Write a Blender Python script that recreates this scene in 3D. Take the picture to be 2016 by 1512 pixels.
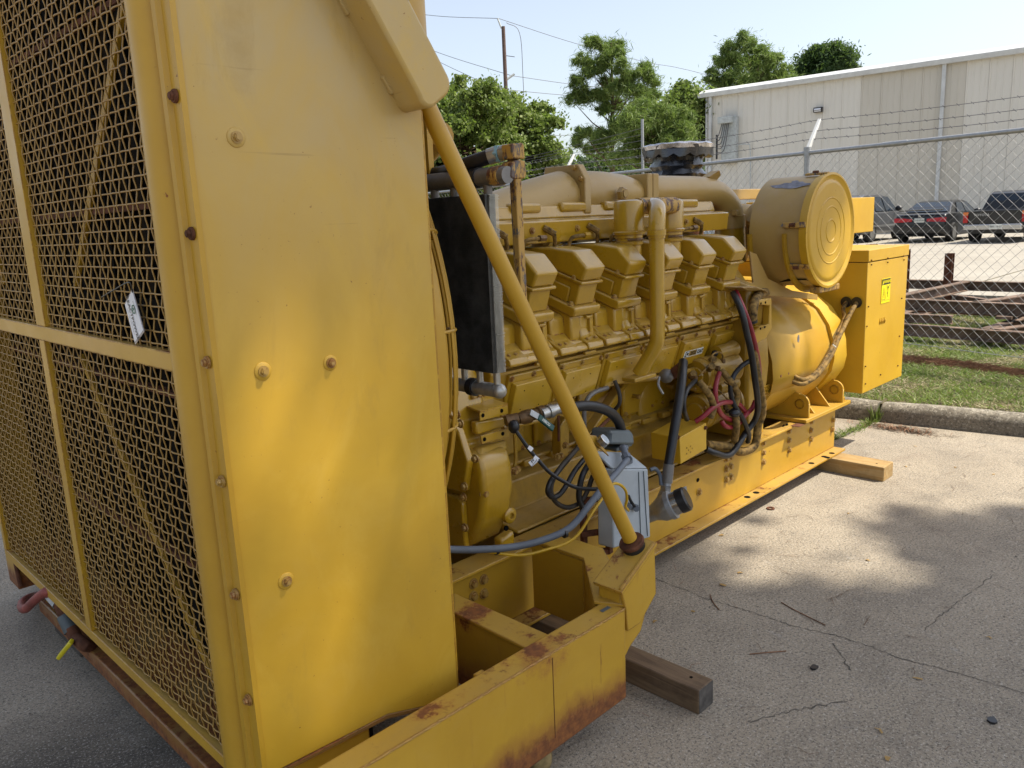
import bpy, math, random
import numpy as np
from mathutils import Vector, Matrix
for o in list(bpy.data.objects): bpy.data.objects.remove(o)
S=bpy.context.scene; COL=S.collection
PI=math.pi; R=math.radians
random.seed(7); RNG=np.random.default_rng(7)
# ---------------- camera ----------------
cam=bpy.data.cameras.new('camera'); camo=bpy.data.objects.new('camera',cam); COL.objects.link(camo)
cr=[[0.702703, 0.173281, -0.690059], [-0.710128, 0.110989, -0.695269], [-0.043888, 0.978599, 0.201044]]
camo.matrix_world=Matrix.Translation((0,0,1.6))@Matrix([cr[0]+[0],cr[1]+[0],cr[2]+[0],[0,0,0,1]])
cam.sensor_width=36; cam.sensor_fit='HORIZONTAL'; cam.lens=28.0221; cam.clip_start=.05; cam.clip_end=3000
S.camera=camo
S.render.resolution_x=1024; S.render.resolution_y=768
def PD(px,py,d):          # point at horizontal distance d along a bearing seen in the photograph
    v=Vector(((px-1008)*36/2016/cam.lens,-(py-756)*36/2016/cam.lens,-1)); v=Matrix(cr)@v; return Vector((0,0,1.6))+v*(d/math.hypot(v.x,v.y))
# ---------------- light ----------------
SUN=Vector((0.36,-0.40,0.84)).normalized()      # towards the sun
W=bpy.data.worlds.new('World'); S.world=W; W.use_nodes=True
nt=W.node_tree; bg=nt.nodes['Background']
sky=nt.nodes.new('ShaderNodeTexSky'); sky.sky_type='NISHITA'; sky.sun_disc=False
sky.sun_elevation=math.asin(SUN.z); sky.sun_rotation=math.atan2(SUN.x,SUN.y)
sky.air_density=1.0; sky.dust_density=2.2; sky.ozone_density=1.0
hs_=nt.nodes.new('ShaderNodeHueSaturation'); hs_.inputs['Saturation'].default_value=.62; nt.links.new(sky.outputs[0],hs_.inputs['Color']); nt.links.new(hs_.outputs[0],bg.inputs[0]); bg.inputs[1].default_value=.15
sl=bpy.data.lights.new('sun','SUN'); sl.energy=4.7; sl.angle=R(.6); sl.color=(1,.92,.78)
so=bpy.data.objects.new('sun',sl); COL.objects.link(so); so.rotation_euler=SUN.to_track_quat('Z','Y').to_euler(); so.location=(0,0,30)
S.view_settings.view_transform='Standard'; S.view_settings.look='None'; S.view_settings.exposure=0.62; S.view_settings.gamma=1
# ---------------- materials ----------------
class NT:
    def __init__(s,name):
        s.m=bpy.data.materials.new(name); s.m.use_nodes=True; s.t=s.m.node_tree; s.b=s.t.nodes['Principled BSDF']
    def n(s,typ,**kw):
        nd=s.t.nodes.new(typ)
        for k,v in kw.items():
            if k.startswith('i_'): 
                key=k[2:]; key=int(key) if key.isdigit() else key.replace('_',' ')
                s.put(nd.inputs[key],v)
            else: setattr(nd,k,v)
        return nd
    def put(s,sock,v):
        if isinstance(v,bpy.types.NodeSocket): s.t.links.new(v,sock)
        elif isinstance(v,bpy.types.Node): s.t.links.new(v.outputs[0],sock)
        else:
            if isinstance(v,(tuple,list)) and len(v)==3 and len(sock.default_value)==4: v=tuple(v)+(1,)
            sock.default_value=v
    def noise(s,scale,detail=4,rough=.6,vec=None,dist=0):
        nd=s.n('ShaderNodeTexNoise',i_Scale=scale,i_Detail=detail,i_Roughness=rough,i_Distortion=dist)
        s.put(nd.inputs['Vector'],vec if vec is not None else s.pos()); return nd.outputs[0]
    def pos(s):
        if not hasattr(s,'_p'): s._p=s.n('ShaderNodeNewGeometry')
        return s._p.outputs['Position']
    def nrm(s): s.pos(); return s._p.outputs['Normal']
    def scl(s,v,vec=None):
        nd=s.n('ShaderNodeMapping'); nd.inputs['Scale'].default_value=v; s.put(nd.inputs['Vector'],vec if vec is not None else s.pos()); return nd.outputs[0]
    def ramp(s,f,a,b,lo=0.,hi=1.):
        nd=s.n('ShaderNodeMapRange',i_0=f,i_1=a,i_2=b,i_3=lo,i_4=hi); nd.clamp=True; return nd.outputs[0]
    def mix(s,f,a,b,mode='MIX'):
        nd=s.n('ShaderNodeMix'); nd.data_type='RGBA'; nd.blend_type=mode
        s.put(nd.inputs[0],f); s.put(nd.inputs[6],a); s.put(nd.inputs[7],b); return nd.outputs[2]
    def math(s,op,a,b=0.):
        nd=s.n('ShaderNodeMath'); nd.operation=op; s.put(nd.inputs[0],a); s.put(nd.inputs[1],b); nd.use_clamp=False; return nd.outputs[0]
    def sep(s,vec=None):
        nd=s.n('ShaderNodeSeparateXYZ'); s.put(nd.inputs[0],vec if vec is not None else s.pos()); return nd.outputs
    def bump(s,h,strength=.3,dist=.002):
        nd=s.n('ShaderNodeBump',i_Strength=strength,i_Distance=dist); s.put(nd.inputs['Height'],h); s.put(s.b.inputs['Normal'],nd.outputs[0])
    def out(s,col,rough=.5,metal=0.,spec=.5):
        s.put(s.b.inputs['Base Color'],col); s.put(s.b.inputs['Roughness'],rough); s.put(s.b.inputs['Metallic'],metal); s.put(s.b.inputs['Specular IOR Level'],spec); return s.m
def plain(name,col,rough=.5,metal=0.,var=.25,scale=8,spec=.5,bump=0):
    t=NT(name); f=t.ramp(t.noise(scale),.3,.7); c2=tuple(min(1,c*(1-var)) for c in col); c1=tuple(min(1,c*(1+var*.5)) for c in col)
    if bump: t.bump(t.noise(scale*12),bump)
    return t.out(t.mix(f,c2,c1),rough,metal,spec)
RUST=(.12,.038,.011); RUST2=(.28,.10,.022)
def yellow(name,base=(.53,.308,.022),rough=.42,chips=.5,edge=0.,dust=.4,top_sheen=0.,bottom=None,streak=0.,topr=0.,oil=0.,spots=(),scratch=0,warp=0,grime=0,coat=.12):
    t=NT(name); z=t.sep()[2]; up=t.sep(t.nrm())[2]
    b2=tuple(c*k for c,k in zip(base,(.84,.80,.7)))
    c=t.mix(t.ramp(t.noise(1.6,5,.6,dist=.6),.35,.68),b2,base)
    c=t.mix(t.ramp(t.noise(9,6,.7,dist=1.),.52,.75,0,.35),c,(base[0]*.92,base[1]*.95,base[2]*2.))
    if top_sheen:   # pale sky sheen painted in as a chalky tone, strongest at the top
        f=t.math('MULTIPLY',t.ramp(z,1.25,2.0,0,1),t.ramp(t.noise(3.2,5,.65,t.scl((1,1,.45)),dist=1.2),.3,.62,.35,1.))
        c=t.mix(t.math('MULTIPLY',f,top_sheen),c,(.47,.36,.18))
    if dust:
        f=t.math('MULTIPLY',t.ramp(up,.25,.95,0,1),t.ramp(t.noise(7,6,.7),.3,.7,.3,1.)); c=t.mix(t.math('MULTIPLY',f,dust),c,(.33,.25,.14))
        d=t.math('MULTIPLY',t.ramp(t.noise(14,6,.75),.55,.8,0,1),.35*dust); c=t.mix(d,c,(.20,.12,.05))
    if grime:
        f=t.math('MULTIPLY',t.ramp(t.noise(11,6,.75,t.scl((1,1,.35)),dist=.8),.50,.72,0,1),grime); c=t.mix(f,c,(.13,.075,.016))
        f=t.math('MULTIPLY',t.ramp(t.noise(48,5,.8),.56,.70,0,1),grime*.7); c=t.mix(f,c,(.07,.04,.012))
    if scratch:
        v=t.n('ShaderNodeMapping'); v.inputs['Rotation'].default_value=(0,.16,.1); v.inputs['Scale'].default_value=(.7,1,26); t.put(v.inputs['Vector'],t.pos())
        f=t.math('MULTIPLY',t.ramp(t.noise(3.2,3,.5,v.outputs[0]),.705,.73,0,.55),t.ramp(t.noise(2.3,3,.6),.5,.62,0,1)); c=t.mix(f,c,(.22,.13,.03))
        f=t.ramp(t.noise(2.2,7,.72,t.scl((1,1,.6)),dist=2.2),.52,.64,0,.34); c=t.mix(f,c,(.60,.38,.05))
        f=t.ramp(t.noise(6.5,7,.75,t.scl((1,1,.3)),dist=.6),.56,.72,0,.35); c=t.mix(f,c,(.32,.20,.04))
    ro=t.ramp(t.noise(5,5,.6),.3,.7,rough-.07,rough+.12)
    m=None
    def add(m,f): return f if m is None else t.math('MAXIMUM',m,f)
    if chips: 
        m=add(m,t.math('MULTIPLY',t.ramp(t.noise(95,3,.6),.70,.73,0,1),t.ramp(t.noise(4.,3,.6),.50,.62,0,1.)))
        m=add(m,t.ramp(t.noise(30,5,.6),.735,.76,0,1))
    if edge:
        bv=t.n('ShaderNodeBevel',samples=3,i_Radius=.006); dp=t.n('ShaderNodeVectorMath',operation='DOT_PRODUCT'); t.put(dp.inputs[0],bv.outputs[0]); t.put(dp.inputs[1],t.nrm())
        e=t.ramp(dp.outputs['Value'],.99,.90,0,1); m=add(m,t.math('MULTIPLY',e,t.ramp(t.noise(22,5,.7),.62-edge*.2,.68-edge*.2,0,1)))
    if bottom:
        nz=t.math('ADD',z,t.math('MULTIPLY',t.math('SUBTRACT',t.noise(7,7,.7,t.scl((1,1,.6))),.5),.16)); m=add(m,t.ramp(nz,bottom,bottom-.035,0,1))
    if streak:
        m=add(m,t.math('MULTIPLY',t.ramp(t.noise(34,4,.6,t.scl((1,1,.10))),.66,.74,0,.9),t.ramp(t.noise(5,3,.6),.5-streak*.1,.62-streak*.1,0,1)))
    if topr:
        m=add(m,t.math('MULTIPLY',t.ramp(up,.5,.9,0,1),t.ramp(t.noise(5.5,7,.72),.60-topr*.1,.66-topr*.1,0,1)))
    if spots:
        for (sx,sy,sz),r in spots:
            d=t.n('ShaderNodeVectorMath',operation='DISTANCE'); t.put(d.inputs[0],t.scl((.75,1,1))); d.inputs[1].default_value=(sx*.75,sy,sz)
            dd=t.math('ADD',d.outputs['Value'],t.math('MULTIPLY',t.math('SUBTRACT',t.noise(12,7,.75),.5),.22))
            c=t.mix(t.ramp(dd,r*1.35,r*.7,0,.75),c,(.36,.15,.03)); m=add(m,t.ramp(dd,r*.85,r*.55,0,1))
    if bottom: c=t.mix(t.ramp(nz,bottom+.05,bottom-.01,0,.7),c,(.30,.12,.025))
    if streak:
        c=t.mix(t.math('MULTIPLY',t.ramp(t.noise(30,4,.6,t.scl((1,1,.09))),.60,.72,0,.6),t.ramp(t.noise(3.5,3,.6),.45,.6,0,1)),c,(.33,.14,.025))
    if m is not None:
        rc=t.mix(t.ramp(t.noise(40,5,.7),.35,.65),RUST,RUST2); c=t.mix(m,c,rc); ro=t.math('MAXIMUM',ro,t.math('MULTIPLY',m,.85))
    if oil:
        f=t.math('MULTIPLY',t.ramp(t.noise(5,5,.7),.5,.7,0,1),oil); c=t.mix(f,c,(.06,.04,.02))
    h=t.noise(60,4,.6)
    if warp: h=t.math('ADD',t.math('MULTIPLY',h,.12),t.math('MULTIPLY',t.noise(2.6,2,.5),2.))
    t.bump(h,.06 if m is None else .1,.002)
    t.b.inputs['Coat Weight'].default_value=coat; t.b.inputs['Coat Roughness'].default_value=.12
    return t.out(c,ro,0,.5)
YP=yellow('yellow_paint',chips=.4,dust=.3)
YPANEL=yellow('yellow_panel_paint',base=(.58,.348,.024),rough=.50,chips=.5,dust=0,top_sheen=.8,scratch=1,warp=1)
YFRAME=yellow('yellow_frame_paint',chips=.6,edge=1.,dust=.5,topr=.35)
YBEAM=yellow('yellow_beam_paint',base=(.57,.34,.03),chips=.8,edge=1.7,dust=.3,bottom=.175,streak=1.6,topr=.4,spots=(((1.476,1.439,0.4),.055),((1.387,1.473,0.4),.03),((1.122,1.454,0.4),.035),((1.568,1.81,0.36),.045)))
YFRONT=yellow('yellow_rusty_sill_paint',base=(.25,.14,.03),chips=1,edge=1.5,dust=.5,bottom=.15,topr=1.5)
YENG=yellow('yellow_engine_paint',base=(.48,.282,.013),coat=.6,rough=.30,chips=.3,dust=.35,edge=.6,grime=.22)
YPLATE=yellow('yellow_cover_plate_paint',base=(.55,.33,.016),coat=.6,rough=.3,chips=.3,dust=.2,edge=.4,grime=.1)
YBLK=yellow('yellow_block_paint',base=(.44,.256,.013),coat=.3,rough=.38,chips=.4,dust=.45,edge=.5,oil=.25,grime=.45)
YTAN=yellow('tan_heat_faded_paint',base=(.42,.275,.08),rough=.42,chips=1,dust=.5,edge=.8)
YLIT=yellow('yellow_sunlit_sheet_paint',base=(.63,.38,.02),rough=.42,chips=.5,dust=.2,edge=.3)  # brighter copy of the yellow for sunlit sheet parts, sunlight put into its colour
def wornbar():
    t=NT('worn_yellow_steel'); m=t.ramp(t.noise(40,6,.75,t.scl((1,1,.35))),.50,.55); g=t.mix(t.ramp(t.noise(25),.4,.6),(.10,.10,.10),RUST)
    return t.out(t.mix(m,(.46,.27,.06),g),.6,0)
WORN=wornbar()
def galv(name,c=(.42,.43,.44),r=.45,metal=.6):
    t=NT(name); f=t.ramp(t.noise(30,5,.7),.3,.7); return t.out(t.mix(f,tuple(x*.7 for x in c),c),r,metal)
GALV=galv('galvanised_steel'); FENCEW=galv('fence_wire',(.34,.34,.34),.6,.15); ALU=galv('aluminium',(.55,.54,.50),.38,.7); ZINC=galv('zinc_fitting',(.5,.5,.48),.3,.8)
DULLALU=galv('grey_header_pipe',(.22,.21,.20),.5,.4)
CONDUIT=plain('grey_plastic_conduit',(.12,.14,.17),.5)
GREYBOX=plain('light_grey_enclosure',(.36,.40,.43),.5,0,.15)
DGREY=plain('dark_grey_cast_cover',(.10,.12,.125),.5)
BLACKR=plain('black_rubber_hose',(.013,.013,.015),.42,0,.5,20)
DUSTYR=plain('dusty_rubber_hose',(.05,.04,.03),.6,0,.6,14)
BLACKP=plain('black_plastic',(.015,.015,.017),.35)
DARK=plain('dark_interior_shade_grime',(.006,.006,.005),.9,0,.5,10,.1)  # near-black: shade inside holes and interiors put into the colour, with grime
RED=plain('red_cable_jacket',(.27,.02,.03),.4,0,.3,15)
YCAB=plain('yellow_cable_jacket',(.60,.36,.01),.4)
YHOSE=plain('painted_hose',(.24,.145,.04),.75,0,.9,38,.3)
GREENH=plain('green_lever_sleeve',(.006,.06,.05),.4)
YLEVER=plain('yellow_lever_sleeve',(.75,.62,.02),.4)
BRASS=plain('tarnished_brass',(.16,.09,.035),.45,.4,.5,40)
REDR=plain('faded_red_hose',(.28,.065,.05),.6,0,.4,15)
RUSTM=plain('rusty_steel',(.14,.055,.028),.85,0,.6,20,.3,.2)
RUSTS=plain('rusty_stock_steel',(.19,.13,.095),.8,0,.6,6,.3,.2)
BOLTM=yellow('bolt_worn_paint',base=(.42,.26,.06),chips=.6,dust=.4,edge=.75)
WHITE=plain('white_print_stock',(.75,.77,.82),.35,0,.08)
WLAB=plain('white_label',(.68,.70,.66),.5,0,.1)
INK=plain('black_ink',(.015,.015,.015),.5)
ORG=plain('gold_ink',(.35,.22,.05),.5)
GRNI=plain('green_ink',(.03,.16,.08),.5)
WARN=plain('warning_yellow',(.85,.72,.0),.4,0,.05)
BLUEG=plain('blue_thread_tape',(.25,.42,.48),.5)
def core():
    t=NT('radiator_core'); z=t.sep()
    w=t.n('ShaderNodeTexWave',wave_type='BANDS',bands_direction='Z',i_Scale=60); t.put(w.inputs['Vector'],t.pos())
    g=t.ramp(t.noise(2.2,5,.6),.4,.65)
    c=t.mix(g,(.004,.004,.004),(.014,.011,.008)); c=t.mix(t.ramp(t.noise(1.,4,.5,t.scl((1,1,.4))),.52,.66,0,.5),c,(.05,.03,.008))
    t.bump(w.outputs[1],.3,.002); return t.out(c,.9,0,.1)
CORE=core()
def finmat():
    t=NT('black_cooler_fins'); c=t.mix(t.ramp(t.noise(12,5,.7),.4,.7),(.035,.035,.033),(.10,.10,.092)); return t.out(c,.4,.3)
FIN=finmat()
FINS=galv('bent_fin_edges',(.62,.62,.58),.35,.6)
def wood(name,a,b,axis):
    t=NT(name); s=[14,14,14]; s[axis]=1.2
    g=t.noise(1.6,6,.65,t.scl(tuple(s)),dist=1.5); c=t.mix(t.ramp(g,.35,.65),a,b)
    c=t.mix(t.ramp(t.noise(5,5,.7),.5,.75,0,.7),c,tuple(x*.35 for x in a)); t.bump(g,.5,.004); return t.out(c,.75)
WOOD1=wood('weathered_timber',(.10,.062,.033),(.20,.13,.07),1)
WOOD2=wood('painted_timber',(.34,.20,.06),(.42,.30,.14),1)
WOODD=wood('dark_timber',(.04,.035,.028),(.08,.065,.05),1)
WEND=plain('timber_end_grain',(.09,.08,.07),.8,0,.6,30)
def concrete(name,a=(.285,.24,.18),b=(.40,.345,.265),lot=False):
    t=NT(name)
    c=t.mix(t.ramp(t.noise(.9,6,.65,dist=.5),.3,.7),a,b)
    v=t.n('ShaderNodeTexVoronoi',i_Scale=95); t.put(v.inputs['Vector'],t.pos())
    sp=t.ramp(v.outputs['Distance'],.0,.32,0,1); rnd=t.sep(v.outputs['Color'])[0]
    if not lot:
        c=t.mix(t.math('MULTIPLY',t.ramp(sp,.85,.2,0,1),t.ramp(rnd,.30,.34,1,0)),c,(.05,.045,.04))
        c=t.mix(t.math('MULTIPLY',t.ramp(sp,.8,.3,0,1),t.ramp(rnd,.85,.88,0,.75)),c,(.62,.58,.5))
        c=t.mix(t.math('MULTIPLY',t.ramp(sp,.9,.3,0,1),t.ramp(rnd,.60,.62,0,.6)),c,(.20,.13,.07))
        v2=t.n('ShaderNodeTexVoronoi',i_Scale=38); t.put(v2.inputs['Vector'],t.pos()); r2=t.sep(v2.outputs['Color'])
        c=t.mix(t.math('MULTIPLY',t.ramp(v2.outputs['Distance'],.24,.12,0,1),t.ramp(r2[0],.90,.92,0,.8)),c,(.07,.055,.045))
        c=t.mix(t.ramp(t.noise(3.2,8,.8,dist=.6),.46,.64,0,.5),c,(.17,.145,.115))
        c=t.mix(t.ramp(t.noise(60,5,.8),.5,.68,0,.5),c,(.10,.095,.085))
        c=t.mix(t.ramp(t.noise(1.4,6,.7,dist=1),.60,.72,0,.45),c,(.17,.12,.09))
        c=t.mix(t.ramp(t.noise(16,6,.8,t.scl((1.,.25,1)),dist=.4),.60,.70,0,.35),c,(.45,.44,.42))
        # old oil stain under the drain valve, grime below the machine
        vd=t.n('ShaderNodeVectorMath',operation='DISTANCE'); t.put(vd.inputs[0],t.pos()); vd.inputs[1].default_value=(.35,2.3,0)
        c=t.mix(t.math('MULTIPLY',t.ramp(t.math('ADD',vd.outputs['Value'],t.math('MULTIPLY',t.noise(4,6,.7),.5)),.95,.55,0,.75),1.),c,(.035,.032,.028))
        c=t.mix(t.ramp(t.noise(105,3,.85),.54,.60,0,.8),c,(.06,.055,.05)); c=t.mix(t.ramp(t.noise(115,3,.85,t.scl((1.1,.9,1))),.56,.62,0,.65),c,(.58,.54,.47))
        c=t.mix(t.ramp(t.noise(48,4,.8,t.scl((.9,1.1,1))),.60,.68,0,.6),c,(.07,.06,.05))
        t.bump(t.math('ADD',t.noise(120,5,.8),t.math('MULTIPLY',v.outputs['Distance'],.6)),.45,.003)
    else:
        c=t.mix(t.ramp(t.noise(.25,5,.6),.5,.7,0,.5),c,(.22,.19,.15)); t.bump(t.noise(30),.2,.01)
    return t.out(c,.85,0,.3)
CONC=concrete('yard_concrete'); LOT=concrete('parking_lot_concrete',(.29,.265,.225),(.36,.335,.285),True)
def kerbm():
    t=NT('old_kerb_concrete'); c=t.mix(t.ramp(t.noise(6,8,.75),.35,.65),(.15,.13,.10),(.33,.30,.24)); c=t.mix(t.ramp(t.noise(55,4,.85),.50,.60,0,.85),c,(.08,.07,.06)); c=t.mix(t.ramp(t.noise(48,4,.85),.55,.63,0,.8),c,(.52,.48,.40))
    up=t.sep(t.nrm())[2]; c=t.mix(t.math('MULTIPLY',t.ramp(up,.2,.9,1,0),t.ramp(t.noise(3,6,.7),.35,.6,0,.6)),c,(.07,.06,.05)); t.bump(t.noise(90,6,.8),.6,.004); return t.out(c,.9,0,.2)  # side faces darkened: shade on the kerb's upright face painted into the colour
KERB=kerbm()
SOIL=plain('soil_and_thatch',(.10,.085,.045),.95,0,.6,6,.2,.4)
NEEDLE=plain('brown_needle_litter',(.27,.15,.09),.9,0,.5,10,.2)
def leafm(name,a,b,tr=.35,sc=2.):
    t=NT(name); oi=t.n('ShaderNodeNewGeometry'); f=oi.outputs['Random Per Island']
    c=t.mix(f,a,b); c=t.mix(t.ramp(t.noise(sc,3),.35,.65,0,.5),c,tuple(x*.6 for x in a))
    t.out(c,.55,0,.35)
    tl=t.n('ShaderNodeBsdfTranslucent'); t.put(tl.inputs[0],t.mix(.5,c,(.25,.40,.05))); mx=t.n('ShaderNodeMixShader',i_0=tr); t.put(mx.inputs[1],t.b.outputs[0]); t.put(mx.inputs[2],tl.outputs[0])
    t.put(t.t.nodes['Material Output'].inputs[0],mx.outputs[0]); return t.m
GRASS=leafm('grass_blades',(.12,.20,.04),(.34,.36,.13),.35)
DRYG=leafm('dry_grass_blades',(.34,.29,.16),(.48,.41,.25),.2)
OAK=leafm('oak_leaves',(.09,.14,.03),(.26,.31,.08),.35,.6)
PINE=leafm('pine_needles',(.08,.14,.035),(.27,.33,.09),.35,.6)
PINE2=leafm('dark_pine_needles',(.03,.065,.022),(.06,.11,.03),.25,.6)
FAR=leafm('far_foliage',(.07,.11,.05),(.12,.16,.07),.3,.3)
BARK=plain('bark',(.11,.075,.05),.9,0,.5,14,.2,.5)
POLE=plain('pole_timber',(.12,.075,.06),.85,0,.4,10)
WIREM=plain('line_wire',(.10,.10,.11),.6)
def wallm(name,col):
    t=NT(name); c=t.mix(t.ramp(t.noise(.35,5,.6,t.scl((1,1,.3))),.3,.7),tuple(x*.93 for x in col),col); c=t.mix(t.ramp(t.noise(6,5,.7,t.scl((1,1,.12))),.55,.75,0,.25),c,(.45,.38,.28)); return t.out(c,.5)
WALL=wallm('cream_metal_siding',(.74,.70,.62)); WALL2=wallm('beige_metal_siding',(.62,.575,.49)); TRIM=plain('white_metal_trim',(.62,.63,.62),.5,0,.15,3)
BOXW=plain('pale_electrical_box',(.50,.53,.52),.5)
def carp(name,c):
    t=NT(name); t.b.inputs['Coat Weight'].default_value=.35; t.b.inputs['Coat Roughness'].default_value=.05; return t.out(c,.3,0)
CARB=carp('black_car_paint',(.005,.005,.006)); CARG=carp('dark_grey_car_paint',(.055,.057,.062))
GLASS=plain('tinted_car_glass',(.02,.03,.045),.08,0,.1); TYRE=plain('tyre_rubber',(.012,.012,.012),.8); RIM=galv('alloy_rim',(.5,.5,.5),.3,.8)
CHROME=galv('bright_bumper',(.55,.55,.55),.2,.9)
LRED=plain('red_tail_lens',(.45,.015,.015),.2); LORG=plain('orange_tail_lens',(.7,.2,.05),.2)
BLKCAP=plain('black_taped_plastic_sheet',(.025,.026,.03),.16,0,.6,8,.9,.6)
FOIL=plain('crumpled_foil_tape',(.75,.72,.72),.2,.8,.5,20,.5,.6)
GAUGE=galv('gauge_bezel',(.6,.6,.6),.25,.9); GFACE=plain('gauge_face',(.55,.62,.68),.3)
TARP=plain('black_tarp',(.02,.022,.025),.35,0,.5,9,.6,.5)
WEAR=plain('bare_primer_patch',(.20,.20,.23),.6,0,.5,25)
PCAP=plain('pale_leaf',(.38,.24,.08),.8); STONE=plain('pebble',(.33,.30,.26),.9)
# ---------------- mesh building ----------------
WL={}
def wloc(o): return WL.get(o.name,Vector((0,0,0))) if o else Vector((0,0,0))
class MB:
    def __init__(s): s.v=[]; s.f=[]; s.mi=[]; s.cur=0
    def add(s,vs,fs):
        n=len(s.v); s.v+= [tuple(v) for v in vs]; s.f+=[tuple(i+n for i in f) for f in fs]; s.mi+=[s.cur]*len(fs); return s
    def box(s,a,b):
        (x0,y0,z0),(x1,y1,z1)=[(min(p,q)) for p,q in zip(a,b)],[(max(p,q)) for p,q in zip(a,b)]
        return s.add([(x0,y0,z0),(x1,y0,z0),(x1,y1,z0),(x0,y1,z0),(x0,y0,z1),(x1,y0,z1),(x1,y1,z1),(x0,y1,z1)],[(0,3,2,1),(4,5,6,7),(0,1,5,4),(1,2,6,5),(2,3,7,6),(3,0,4,7)])
    def beam(s,p0,p1,w,h,up=(0,0,1)):
        p0,p1=Vector(p0),Vector(p1); d=(p1-p0).normalized(); sd=d.cross(Vector(up))
        if sd.length<1e-4: sd=d.cross(Vector((1,0,0)))
        sd.normalize(); u=sd.cross(d); vs=[]
        for p in (p0,p1):
            for a,b in ((-1,-1),(1,-1),(1,1),(-1,1)): vs.append(p+sd*a*w/2+u*b*h/2)
        return s.add(vs,[(0,1,2,3),(7,6,5,4),(0,4,5,1),(1,5,6,2),(2,6,7,3),(3,7,4,0)])
    def prism(s,pts,off):            # planar polygon (3D points) extruded by a vector
        off=Vector(off); pts=[Vector(p) for p in pts]; n=len(pts)
        nm=Vector((0,0,0))
        for i in range(n): nm+=pts[i].cross(pts[(i+1)%n])
        if nm.dot(off)>0: pts=pts[::-1]
        vs=pts+[p+off for p in pts]
        return s.add(vs,[tuple(range(n)),tuple(range(2*n-1,n-1,-1))]+[(i,i+n,(i+1)%n+n,(i+1)%n) for i in range(n)])
    def px(s,yz,x0,x1): return s.prism([(x0,y,z) for y,z in yz],(x1-x0,0,0))
    def py(s,xz,y0,y1): return s.prism([(x,y0,z) for x,z in xz],(0,y1-y0,0))
    def pz(s,xy,z0,z1): return s.prism([(x,y,z0) for x,y in xy],(0,0,z1-z0))
    def cyl(s,p0,p1,r0,r1=None,n=16,cap=True):
        r1=r0 if r1 is None else r1; return s.rings([p0,p1],[r0,r1],n,cap)
    def rings(s,pts,rs,n=16,cap=True,up=None):
        pts=[Vector(p) for p in pts]; m=len(pts); vs=[]; prev=None
        for i,p in enumerate(pts):
            if i==0: d=pts[1]-p
            elif i==m-1: d=p-pts[i-1]
            else: d=(pts[i+1]-p).normalized()+(p-pts[i-1]).normalized()
            if d.length<1e-9: d=Vector((0,0,1))
            d.normalize()
            if prev is None:
                a=Vector((0,0,1)) if abs(d.z)<.9 else Vector((1,0,0)); sd=d.cross(a).normalized()
            else:
                sd=(prev-d*prev.dot(d)); sd=sd.normalized() if sd.length>1e-6 else d.orthogonal().normalized()
            prev=sd; u=d.cross(sd)
            for k in range(n):
                t=2*PI*k/n; vs.append(p+(sd*math.cos(t)+u*math.sin(t))*rs[i])
        fs=[(i*n+k,i*n+(k+1)%n,(i+1)*n+(k+1)%n,(i+1)*n+k) for i in range(m-1) for k in range(n)]
        if cap: fs+=[tuple(range(n))[::-1],tuple(range((m-1)*n,m*n))]
        return s.add(vs,fs)
    def tube(s,pts,r,n=8,sub=6,cap=True):
        pts=[Vector(p) for p in pts]
        if len(pts)>2 and sub>1:
            q=[pts[0]*2-pts[1]]+pts+[pts[-1]*2-pts[-2]]; o=[]
            for i in range(1,len(q)-2):
                for k in range(sub):
                    t=k/sub; a,b,c,d=q[i-1],q[i],q[i+1],q[i+2]
                    o.append(.5*((2*b)+(c-a)*t+(2*a-5*b+4*c-d)*t*t+(-a+3*b-3*c+d)*t**3))
            o.append(pts[-1]); pts=o
        return s.rings(pts,[r]*len(pts) if not callable(r) else [r(i/(len(pts)-1)) for i in range(len(pts))],n,cap)
    def lathe(s,prof,o,ax,n=32,cap=True):   # prof: (distance along axis, radius)
        o,ax=Vector(o),Vector(ax).normalized(); a=ax.orthogonal().normalized(); b=ax.cross(a); vs=[]
        for h,r in prof:
            for k in range(n):
                t=2*PI*k/n; vs.append(o+ax*h+(a*math.cos(t)+b*math.sin(t))*r)
        m=len(prof); fs=[(i*n+k,i*n+(k+1)%n,(i+1)*n+(k+1)%n,(i+1)*n+k) for i in range(m-1) for k in range(n)]
        if cap: fs+=[tuple(range(n))[::-1],tuple(range((m-1)*n,m*n))]
        return s.add(vs,fs)
    def hexb(s,p,nm,r=.014,h=.012,w=True):
        nm=Vector(nm).normalized(); p=Vector(p)
        if w: s.cyl(p-nm*.002,p+nm*.003,r*1.45,n=14)
        s.cyl(p,p+nm*h,r,n=6); s.cyl(p+nm*h,p+nm*(h+.002),r*.7,n=8); return s
    def sph(s,c,r,n=12,sc=(1,1,1)):
        c=Vector(c); vs=[c+Vector((0,0,-r*sc[2]))]
        for i in range(1,n//2):
            ph=PI*i/(n//2)
            for k in range(n):
                t=2*PI*k/n; vs.append(c+Vector((math.sin(ph)*math.cos(t)*r*sc[0],math.sin(ph)*math.sin(t)*r*sc[1],-math.cos(ph)*r*sc[2])))
        vs.append(c+Vector((0,0,r*sc[2]))); m=n//2-1; L=len(vs)-1
        fs=[(0,1+(k+1)%n,1+k) for k in range(n)]+[(L,1+(m-1)*n+k,1+(m-1)*n+(k+1)%n) for k in range(n)]
        fs+=[(1+i*n+k,1+i*n+(k+1)%n,1+(i+1)*n+(k+1)%n,1+(i+1)*n+k) for i in range(m-1) for k in range(n)]
        return s.add(vs,fs)
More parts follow.
